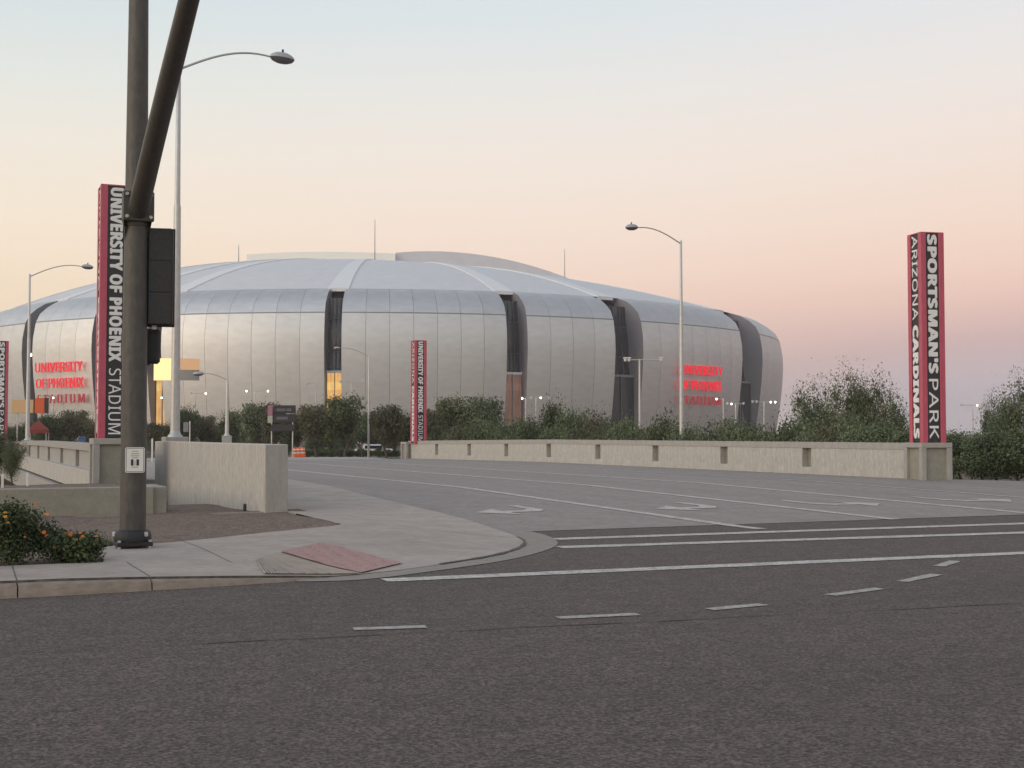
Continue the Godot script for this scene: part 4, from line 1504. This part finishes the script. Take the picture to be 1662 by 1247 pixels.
# ---------------------------------------------------------------- far signs, lamps, barrels, small things
func roadside() -> void:
	# parking lot lamps
	lot_lamp(413, 634, [[-1.75, true], [2.9, true]], 280, "lot lamp with two lit heads left of the direction sign")
	lot_lamp(317, 638, [[-1.0, false], [2.2, true]], 275, "lot lamp with one lit head right of the big street light")
	lot_lamp(262, 645, [[0.0, true]], 280, "single lit lot lamp just right of the signal pole")
	lot_lamp(46, 575, [[0.3, true]], 190, "lit lot lamp hidden behind the leftmost street light")
	lot_lamp(86, 645, [[0.0, true]], 285, "small lit lot lamp under the left red lettering")
	lot_lamp(1038, 583, [[-1.75, false], [-1.3, false], [2.7, false]], 160, "tall unlit lot lamp with pale heads left of the right red lettering")
	lot_lamp(1174, 647, [[-1.5, true]], 285, "lot lamp with one lit head beside the right red lettering")
	lot_lamp(1194, 655, [[-1.9, false], [-0.9, true], [1.8, false]], 290, "lot lamp with three small heads right of the red lettering")
	lot_lamp(1240, 652, [[-2.5, false], [-1.6, false], [1.5, true], [2.5, true]], 285, "lot lamp with four heads at the stadium's right edge")
	lot_lamp(853, 646, [[-0.7, true], [1.2, false]], 270, "lit lot lamp at the foot of the third dark slot")
	lot_lamp(870, 645, [[1.0, true], [2.7, false]], 275, "lot lamp just above the shrubs behind the right parapet")
	lot_lamp(513, 622, [[-1.8, false]], 250, "unlit lot lamp left of the golden entrance window")
	lot_lamp(570, 619, [[-2.1, false], [2.3, false]], 250, "unlit twin-head lot lamp right of the golden entrance window")
	lot_lamp(1579, 657, [[-2.6, false], [1.0, true], [2.0, false]], 290, "distant lot lamp right of the right sign pylon")
	# curved display board with two glowing faces
	var c := spot(286, 600, 225.0)
	var t := thing("display_board", "glowing yellow display board beside the big street light", "sign", Vector3(c.x, -1.1, c.z), 0.1)
	var hy := c.y + 1.1
	var b := MB.new()
	b.tube([Vector3(0, 0, 0), Vector3(0, hy - 1.9, 0)], [0.35, 0.35], 10)
	part("post", b.done(), M.galv, t)
	for s in [-1.0, 1.0]:
		var f := MB.new()
		var x0: float = 0.15 * s
		var pts := []
		for k in 7:
			var q := k / 6.0
			pts.append(Vector3(x0 + s * 3.75 * sin(q * 1.35) / sin(1.35), 0, 0.9 - 1.6 * (1 - cos(q * 1.35)) ))
		f.smooth(true)
		for k in 6:
			var lo := hy - 1.9
			var hi := hy + 1.9
			var a: Vector3 = pts[k]
			var e: Vector3 = pts[k + 1]
			if s > 0: f.quad(a + Vector3(0, lo, 0), e + Vector3(0, lo, 0), e + Vector3(0, hi, 0), a + Vector3(0, hi, 0))
			else: f.quad(e + Vector3(0, lo, 0), a + Vector3(0, lo, 0), a + Vector3(0, hi, 0), e + Vector3(0, hi, 0))
		if s < 0:
			part("screen", f.done(), board_glow(Color(1.0, 0.89, 0.64), Color(1.0, 0.84, 0.56), 1.35, 3), t)
		else:
			part("screen", f.done(), M.wall2, t)
			var top := MB.new()
			top.smooth(true)
			for k in 6:
				var a: Vector3 = pts[k] + Vector3(0, 0, 0.06)
				var e: Vector3 = pts[k + 1] + Vector3(0.04, 0, 0.06)
				top.quad(a + Vector3(0, hy - 0.1, 0), e + Vector3(0, hy - 0.1, 0), e + Vector3(0, hy + 1.9, 0), a + Vector3(0, hy + 1.9, 0))
			part("lit_panel", top.done(), board_glow(Color(0.95, 0.74, 0.54), Color(0.85, 0.66, 0.5), 0.75, 4), t)
	b = MB.new()
	b.box(T(Vector3(0, hy, -0.6)), Vector3(5.6, 3.7, 0.5), 0.1)
	part("housing", b.done(), M.mullion, t)
	var lt := AreaLight3D.new()
	lt.area_size = Vector2(3.4, 3.6)
	lt.name = "screen_light"
	lt.light_color = Color(1, 0.84, 0.5)
	lt.light_energy = 1.0
	lt.shadow_enabled = true
	t.add_child(lt)
	lt.position = Vector3(-2.0, hy, 1.2)
	lt.rotation.y = PI
	# orange sign at the far left
	c = spot(50, 660, 165.0)
	t = thing("orange_sign", "low orange and yellow sign at the far left under the red lettering", "sign", Vector3(c.x, -1.1, c.z), 0.25)
	hy = c.y + 1.1
	for k in [[-1.0, 2.6, M.lobby], [1.05, 1.15, M.orange], [1.9, 0.45, M.dark]]:
		b = MB.new()
		b.box(T(Vector3(k[0], hy + (0.0 if k[1] > 2 else 0.12), 0)), Vector3(k[1], 1.7 if k[1] > 2 else 1.95, 0.5), 0.03)
		part("panel", b.done(), k[2] if k[1] < 2 else plain(L(0.72, 0.46, 0.22), 0.5), t)
	for x in [-1.6, 1.4]:
		b = MB.new()
		b.tube([Vector3(x, 0, 0), Vector3(x, hy - 0.7, 0)], [0.09, 0.09], 6)
		part("post", b.done(), M.galv, t)
	# dark direction sign
	c = spot(457, 680, 112.0)
	var gy := road_y(105) - 0.1
	t = thing("direction_sign", "dark direction sign on two posts behind the wing wall", "sign", Vector3(c.x, gy, c.z), 0.1)
	hy = c.y - gy
	for k in [[0.25, 0.82, 1.9, 0.7], [0.25, 0.05, 1.9, 0.72], [0.1, -0.78, 2.0, 0.6]]:
		b = MB.new()
		b.box(T(Vector3(k[0], hy + k[1], 0)), Vector3(k[2], k[3], 0.12), 0.02)
		part("panel", b.done(), M.dark, t)
	for k in [[-0.05, 0.78, 0.75, 0.22], [0.62, 0.78, 0.4, 0.22], [0.05, 0.05, 0.95, 0.24]]:
		b = MB.new()
		b.box(T(Vector3(k[0], hy + k[1], 0.07)), Vector3(k[2], k[3], 0.012))
		part("text_line", b.done(), plain(L(0.13, 0.13, 0.14), 0.7), t)
	b = MB.new()
	b.box(T(Vector3(-0.98, hy + 0.72, 0.03)), Vector3(0.42, 0.9, 0.14), 0.02)
	part("logo_panel", b.done(), plain(L(0.35, 0.16, 0.2), 0.6), t)
	b = MB.new()
	b.box(T(Vector3(-0.98, hy - 0.05, 0.03)), Vector3(0.42, 0.62, 0.14), 0.02)
	part("logo_panel", b.done(), plain(L(0.42, 0.42, 0.34), 0.6), t)
	for x in [-0.85, 0.95]:
		b = MB.new()
		b.tube([Vector3(x, -0.1, -0.02), Vector3(x, hy + 0.9, -0.02)], [0.055, 0.055], 8)
		part("post", b.done(), M.galv, t)
	# orange barrels
	var names := ["leftmost orange traffic barrel beside the wing wall", "middle orange traffic barrel beside the wing wall", "rightmost orange traffic barrel beside the wing wall"]
	for k in 3:
		var p := spot([478, 484.5, 491][k], 745, 116.0 + k)
		t = thing("traffic_barrel", names[k], "barrel", Vector3(p.x, road_y(110), p.z), 0, "orange traffic barrels")
		b = MB.new()
		b.lathe(Transform3D(), [Vector2(0.29, 0.02), Vector2(0.28, 0.3), Vector2(0.25, 0.31), Vector2(0.24, 0.62), Vector2(0.21, 0.63), Vector2(0.2, 0.95), Vector2(0.0, 0.97)], 12)
		part("body", b.done(), M.orange, t)
		for y in [0.42, 0.72]:
			b = MB.new()
			b.lathe(Transform3D(), [Vector2(0.252 if y < 0.5 else 0.216, y), Vector2(0.248 if y < 0.5 else 0.212, y + 0.12)], 12)
			part("white_band", b.done(), M.sign_white, t)
		b = MB.new()
		b.lathe(Transform3D(), [Vector2(0.36, -0.03), Vector2(0.36, 0.04), Vector2(0.28, 0.06)], 12)
		part("rubber_base", b.done(), M.black, t)
	# white car parked far behind the street light
	c = spot(607, 728, 150.0)
	var car := thing("parked_car", "white parked car far off behind the distant street light", "car", Vector3(c.x, -1.1, c.z), 0.15)
	b = MB.new()
	b.box(T(Vector3(0, 0.62, 0)), Vector3(4.4, 0.62, 1.75), 0.14)
	part("body", b.done(), M.sign_white, car)
	b = MB.new()
	b.box(T(Vector3(-0.1, 1.15, 0)), Vector3(2.3, 0.58, 1.5), 0.2)
	var cab := part("cabin", b.done(), M.sign_white, car)
	b = MB.new()
	b.box(T(Vector3(-0.1, 1.14, 0)), Vector3(2.0, 0.36, 1.53), 0.02)
	part("side_windows", b.done(), M.glass, cab)
	for x in [-1.35, 1.35]:
		for z in [-0.8, 0.8]:
			b = MB.new()
			b.tube([Vector3(x, 0.33, z - 0.1), Vector3(x, 0.33, z + 0.1)], [0.33, 0.33], 14)
			part("wheel", b.done(), M.black, car)
	# red canopy and blue bin beyond the left parapet
	c = spot(62, 690, 120.0)
	t = thing("red_canopy", "red tent canopy among the trees at the far left", "tent", Vector3(c.x, -1.1, c.z), 0.2)
	b = MB.new()
	var ty := c.y + 1.1
	for k in 4:
		var a0 := PI / 4 + k * PI / 2
		var a1 := a0 + PI / 2
		b.tri(Vector3(sin(a0) * 1.2, ty - 0.45, cos(a0) * 1.2), Vector3(sin(a1) * 1.2, ty - 0.45, cos(a1) * 1.2), Vector3(0, ty + 0.45, 0))
		b.quad(Vector3(sin(a0) * 1.2, ty - 0.75, cos(a0) * 1.2), Vector3(sin(a1) * 1.2, ty - 0.75, cos(a1) * 1.2), Vector3(sin(a1) * 1.2, ty - 0.45, cos(a1) * 1.2), Vector3(sin(a0) * 1.2, ty - 0.45, cos(a0) * 1.2))
	part("canopy", b.done(), plain(L(0.20, 0.03, 0.025), 0.8), t)
	for k in 4:
		var a0 := PI / 4 + k * PI / 2
		b = MB.new()
		b.tube([Vector3(sin(a0) * 1.15, 0, cos(a0) * 1.15), Vector3(sin(a0) * 1.15, ty - 0.5, cos(a0) * 1.15)], [0.03, 0.03], 6)
		part("leg", b.done(), M.galv, t)
	c = spot(133, 711, 100.0)
	t = thing("blue_bin", "small blue bin behind the left bridge parapet", "bin", Vector3(c.x, road_y(95), c.z), 0.3)
	b = MB.new()
	b.box(T(Vector3(0, c.y - road_y(95) - 0.55, 0)), Vector3(0.55, 1.1, 0.55), 0.04)
	part("body", b.done(), plain(L(0.06, 0.11, 0.24), 0.6), t)
	b = MB.new()
	b.box(T(Vector3(0, c.y - road_y(95) + 0.05, 0.02)), Vector3(0.6, 0.09, 0.6), 0.03)
	part("lid", b.done(), plain(L(0.09, 0.16, 0.33), 0.6), t)
	# small sign post seen edge-on, plain marker posts
	c = spot(308, 684, 74.0)
	t = thing("small_road_sign", "small road sign seen edge-on above the wing wall", "sign", Vector3(c.x, road_y(70), c.z), 0.0)
	b = MB.new()
	b.tube([Vector3(0, 0, 0), Vector3(0, c.y - road_y(70), 0)], [0.03, 0.03], 6)
	part("post", b.done(), M.sign_white, t)
	b = MB.new()
	b.box(T(Vector3(-0.22, c.y - road_y(70) - 0.33, 0), 1.1), Vector3(0.4, 0.55, 0.02))
	part("plate", b.done(), M.sign_grey, t)
	c = spot(247, 712, 60.0)
	var dl := MB.new()
	dl.box(T(Vector3(0, (c.y - 0.2) / 2, 0)), Vector3(0.07, c.y - 0.2, 0.05), 0.01)
	var d1 := part("marker_post", dl.done(), M.sign_white, self)
	d1.position = Vector3(c.x, 0.2, c.z)
	tag(d1, "thin white marker post seen between signal pole and wing wall", "post")
	for k in 2:
		var u: float = [25.6, 26.2][k]
		var v: float = [1.28, 1.75][k]
		var q := MB.new()
		q.box(T(Vector3(0, 0.11, 0), TH), Vector3(0.04, 0.3, 0.03), 0.005)
		var o := part("marker_stake", q.done(), M.sign_white, self)
		o.position = W(u, v, 0.53)
		tag(o, ["left white marker stake on the gravel bench", "right white marker stake on the gravel bench"][k], "stake", "marker stakes on the gravel bench")
	var irr := MB.new()
	irr.lathe(Transform3D(), [Vector2(0.03, -0.02), Vector2(0.03, 0.13), Vector2(0.022, 0.15), Vector2(0.0, 0.155)], 10)
	var io := part("sprinkler_head", irr.done(), M.black, self)
	io.position = W(23.2, 5.22, 0.12)
	tag(io, "short black sprinkler stub at the foot of the wing wall", "sprinkler")
	# litter beside the flowering bush
	var lt2 := MB.new()
	var rr := RandomNumberGenerator.new()
	rr.seed = 9
	var pr := []
	for k in 8: pr.append(Vector2(sin(PI * k / 7.0) * rr.randf_range(0.7, 1.1), -cos(PI * k / 7.0)))
	lt2.lathe(Transform3D(Basis(Vector3(0.1, -0.03, 0), Vector3(0.02, 0.042, 0), Vector3(0, 0, 0.045))), pr, 7, false)
	var lo2 := part("litter", lt2.done(), M.sign_white, self)
	lo2.position = W(16.0, 1.68, 0.2)
	tag(lo2, "crumpled white paper litter beside the flowering bush", "litter")

func board_glow(c0: Color, c1: Color, e: float, sd: int) -> StandardMaterial3D:
	var m := plain(Color(0.1, 0.09, 0.07), 0.5)
	m.emission_enabled = true
	m.emission = c0.lerp(c1, 0.4)
	m.emission_energy_multiplier = e
	return m

# ---------------------------------------------------------------- plants
func plants() -> void:
	# trees beyond the bridge: photograph x, top y, distance, width in metres
	var far := [[82, 664, 150, 4.6], [128, 662, 152, 4.8], [178, 668, 150, 4.4], [222, 672, 152, 4.4], [262, 683, 150, 3.8], [303, 652, 150, 4.0], [338, 671, 154, 4.0], [374, 664, 150, 4.0], [412, 650, 142, 4.6], [440, 648, 140, 4.0], [482, 660, 134, 4.2], [516, 652, 131, 4.6], [553, 638, 130, 5.6], [592, 664, 142, 4.0], [632, 652, 131, 5.0], [665, 664, 142, 4.4], [702, 660, 140, 4.8], [730, 640, 132, 4.4], [782, 638, 130, 5.0]]
	for k in far.size():
		var f: Array = far[k]
		var p := spot(f[0], f[1], f[2])
		tree(k, Vector3(p.x, -1.1, p.z), (p.y + 1.1) / 1.0, f[3] * 1.15, "%s tree from the left in the row beyond the bridge" % ordinal(k), "trees beyond the bridge")
	# dense shrubs behind those trunks
	for k in 24:
		var x := 10.0 + k * 33.0
		var p := spot(x + rng.randf_range(-8, 8), 680 + rng.randf_range(-8, 8), 166 + rng.randf_range(-5, 5))
		shrub("shrub", k, Vector3(p.x, -1.1, p.z), p.y + 1.3, 3.8, "%s dark shrub from the left behind the far tree row" % ordinal(k), "shrubs behind the far trees")
	# low bright hedge along the far road
	for k in 13:
		var p := spot(498.0 + k * 14.5, 727 + rng.randf_range(-2, 3), 145 + rng.randf_range(-1, 1))
		shrub("low_shrub", 5, Vector3(p.x, -1.1, p.z), p.y + 1.15, 1.5, "%s low green shrub from the left along the far road" % ordinal(k), "low shrubs along the far road")
	# shrubs outside the right parapet: x, top y, distance
	var right := [[712, 684, 96], [748, 680, 94], [790, 676, 92], [828, 668, 90], [862, 658, 88], [902, 640, 90], [938, 642, 86], [976, 648, 82], [1006, 662, 78], [1042, 668, 75], [1080, 662, 72], [1118, 664, 70], [1156, 666, 68], [1196, 662, 66], [1234, 666, 63], [1272, 668, 61], [1306, 654, 58], [1346, 646, 56], [1386, 648, 54], [1424, 658, 52], [1458, 682, 49], [1492, 690, 48]]
	for k in right.size():
		var f: Array = right[k]
		var p := spot(f[0], f[1], f[2])
		var gy := terrain(p.dot(U), p.dot(V))
		shrub("shrub", k + 1, Vector3(p.x, gy, p.z), (p.y - gy) * 1.02, 3.1, "%s shrub from the left behind the right parapet" % ordinal(k), "shrubs behind the right parapet")
	# second row filling lower down
	for k in 18:
		var x := 740.0 + k * 42.0
		var d := lerpf(84, 46, k / 17.0)
		var p := spot(x, 673 + rng.randf_range(-7, 7), d)
		var gy := terrain(p.dot(U), p.dot(V))
		shrub("shrub", k + 3, Vector3(p.x, gy, p.z), p.y - gy, 2.6, "%s lower shrub from the left close behind the right parapet" % ordinal(k), "lower shrubs close behind the right parapet")
	# the open wispy trees right of the stadium
	for f in [[1330, 630, 64, 4.4, "olive bushy tree just right of the stadium"], [1395, 603, 62, 4.4, "tall wispy tree left of the right sign pylon"], [1436, 642, 60, 3.4, "small wispy tree touching the right sign pylon"], [1616, 652, 58, 2.2, "slim small tree right of the right sign pylon"], [1662, 622, 56, 4.0, "leafy tree cut off by the right edge of the view"]]:
		var p := spot(f[0], f[1], f[2])
		var gy := terrain(p.dot(U), p.dot(V))
		shrub("wispy_tree", int(f[0]), Vector3(p.x, gy, p.z), (p.y - gy) * 1.13, f[3], f[4], "wispy trees on the right", true)
	# dense shrubs to the right of the pedestal
	for f in [[1562, 684, 44.5, 1.9, "dark upright shrub directly right of the right pedestal"], [1592, 690, 43, 2.0, "dark shrub second from the right pedestal"], [1622, 686, 42, 2.2, "dark shrub third from the right pedestal"], [1655, 680, 41, 2.4, "dark shrub at the right edge of the view"], [1700, 676, 40, 2.8, "shrub just past the right edge of the view"]]:
		var p := spot(f[0], f[1], f[2])
		var gy := terrain(p.dot(U), p.dot(V))
		shrub("shrub", int(f[0]) % 5, Vector3(p.x, gy, p.z), p.y - gy, f[3], f[4], "shrubs right of the pedestal")
	# airy shrub at the left edge in front of the bridge
	for f in [[-8, 690, 27.0, 1.5, "airy grey-green shrub cut off by the left edge"], [22, 716, 26.4, 0.8, "small airy shrub in front of the left end of the bridge"]]:
		var q := spot(f[0], f[1], f[2])
		shrub("wispy_tree", 1, Vector3(q.x, 0.42, q.z), (q.y - 0.38) * 1.05, f[3], f[4], "airy shrubs at the left", true)
	flowering_bush()
	weeds()

func flowering_bush() -> void:
	var t := thing("flowering_bush", "low dark green bush with orange flowers at the left pavement edge", "bush", W(14.95, 0.55, 0.12), TH)
	var g := [Color(0.020, 0.034, 0.012), Color(0.045, 0.068, 0.022), Color(0.085, 0.11, 0.038)]
	var parts := []
	var blobs := [[Vector3(-1.1, 0.46, -0.2), Vector3(0.95, 0.56, 0.7)], [Vector3(-0.3, 0.40, -0.1), Vector3(0.78, 0.52, 0.6)], [Vector3(0.36, 0.33, 0.0), Vector3(0.7, 0.46, 0.55)], [Vector3(0.92, 0.16, 0.1), Vector3(0.5, 0.28, 0.42)], [Vector3(-2.4, 0.5, -0.2), Vector3(1.1, 0.56, 0.8)]]
	for k in blobs.size():
		parts.append(leaf_cloud(7000 if k < 3 else 4200, blobs[k][0], blobs[k][1], 0.042, g, 500 + k, 22, 0.5))
	part("foliage", cloud_mesh(parts), M.leaf, t)
	var b := MB.new()
	var r := RandomNumberGenerator.new()
	r.seed = 12
	for k in 14:
		var a := Vector3(r.randf_range(-1.8, 0.6), -0.03, r.randf_range(-0.2, 0.2))
		b.tube([a, a + Vector3(r.randf_range(-0.15, 0.15), 0.2, r.randf_range(-0.1, 0.1)), a + Vector3(r.randf_range(-0.3, 0.3), 0.42, r.randf_range(-0.2, 0.2))], [0.012, 0.009, 0.004], 5)
	part("stems", b.done(), M.bark, t)
	# flower heads on the sunlit side
	var mats := [plain(L(0.72, 0.20, 0.02), 0.7), plain(L(0.68, 0.30, 0.04), 0.7), plain(L(0.55, 0.12, 0.02), 0.7)]
	var heads := []
	for k in 3:
		heads.append(flower_mesh(60 + k))
	for k in 44:
		var bl: Array = blobs[[0, 1, 1, 2, 2, 3][r.randi() % 6]]
		var d := Vector3(r.randf_range(-0.9, 0.9), r.randf_range(-0.25, 0.85), r.randf_range(0.15, 1.0)).normalized()
		var p: Vector3 = bl[0] + Vector3(d.x * bl[1].x, d.y * bl[1].y, d.z * bl[1].z) * r.randf_range(0.7, 0.86)
		if p.y < 0.05: continue
		part("flower", heads[k % 3], mats[r.randi() % 3], t, Transform3D(Basis().rotated(Vector3.RIGHT, r.randf_range(0.3, 1.2)).scaled(Vector3.ONE * r.randf_range(0.5, 0.85)), p))

func flower_mesh(sd: int) -> ArrayMesh:
	var r := RandomNumberGenerator.new()
	r.seed = sd
	var b := MB.new()
	for k in 16:
		var a := r.randf() * TAU
		var e := sqrt(r.randf()) * 0.026
		var c := Vector3(cos(a) * e, 0.02 - e * 0.5, sin(a) * e)
		var n := Vector3(c.x * 14, 1, c.z * 14).normalized()
		var x := n.cross(Vector3(r.randfn(), 0.1, r.randfn())).normalized() * 0.011
		var z := n.cross(x.normalized()) * 0.011
		b.quad(c - x, c - z - n * 0.003, c + x, c + z - n * 0.003)
	return b.done()

func weeds() -> void:
	var t := thing("weed_clump", "small tuft of green weeds left of the signal pole base", "weeds", W(17.0, 1.9, 0.1))
	var r := RandomNumberGenerator.new()
	r.seed = 31
	var pos := PackedVector3Array()
	var col := PackedColorArray()
	for k in 420:
		var a := r.randf() * TAU
		var e := sqrt(r.randf()) * 0.32
		var c := Vector3(cos(a) * e * 1.3, -0.02, sin(a) * e * 0.6)
		var h := r.randf_range(0.05, 0.2)
		var d := Vector3(r.randfn() * 0.05, h, r.randfn() * 0.05)
		var w := Vector3(r.randfn(), 0, r.randfn()).normalized() * 0.006
		pos.append_array([c - w, c + w, c + d])
		var cc := Color(0.05, 0.07, 0.028).lerp(Color(0.12, 0.12, 0.06), r.randf())
		for z in 3: col.append(cc)
	part("blades", cloud_mesh([[pos, col]]), M.leaf, t)
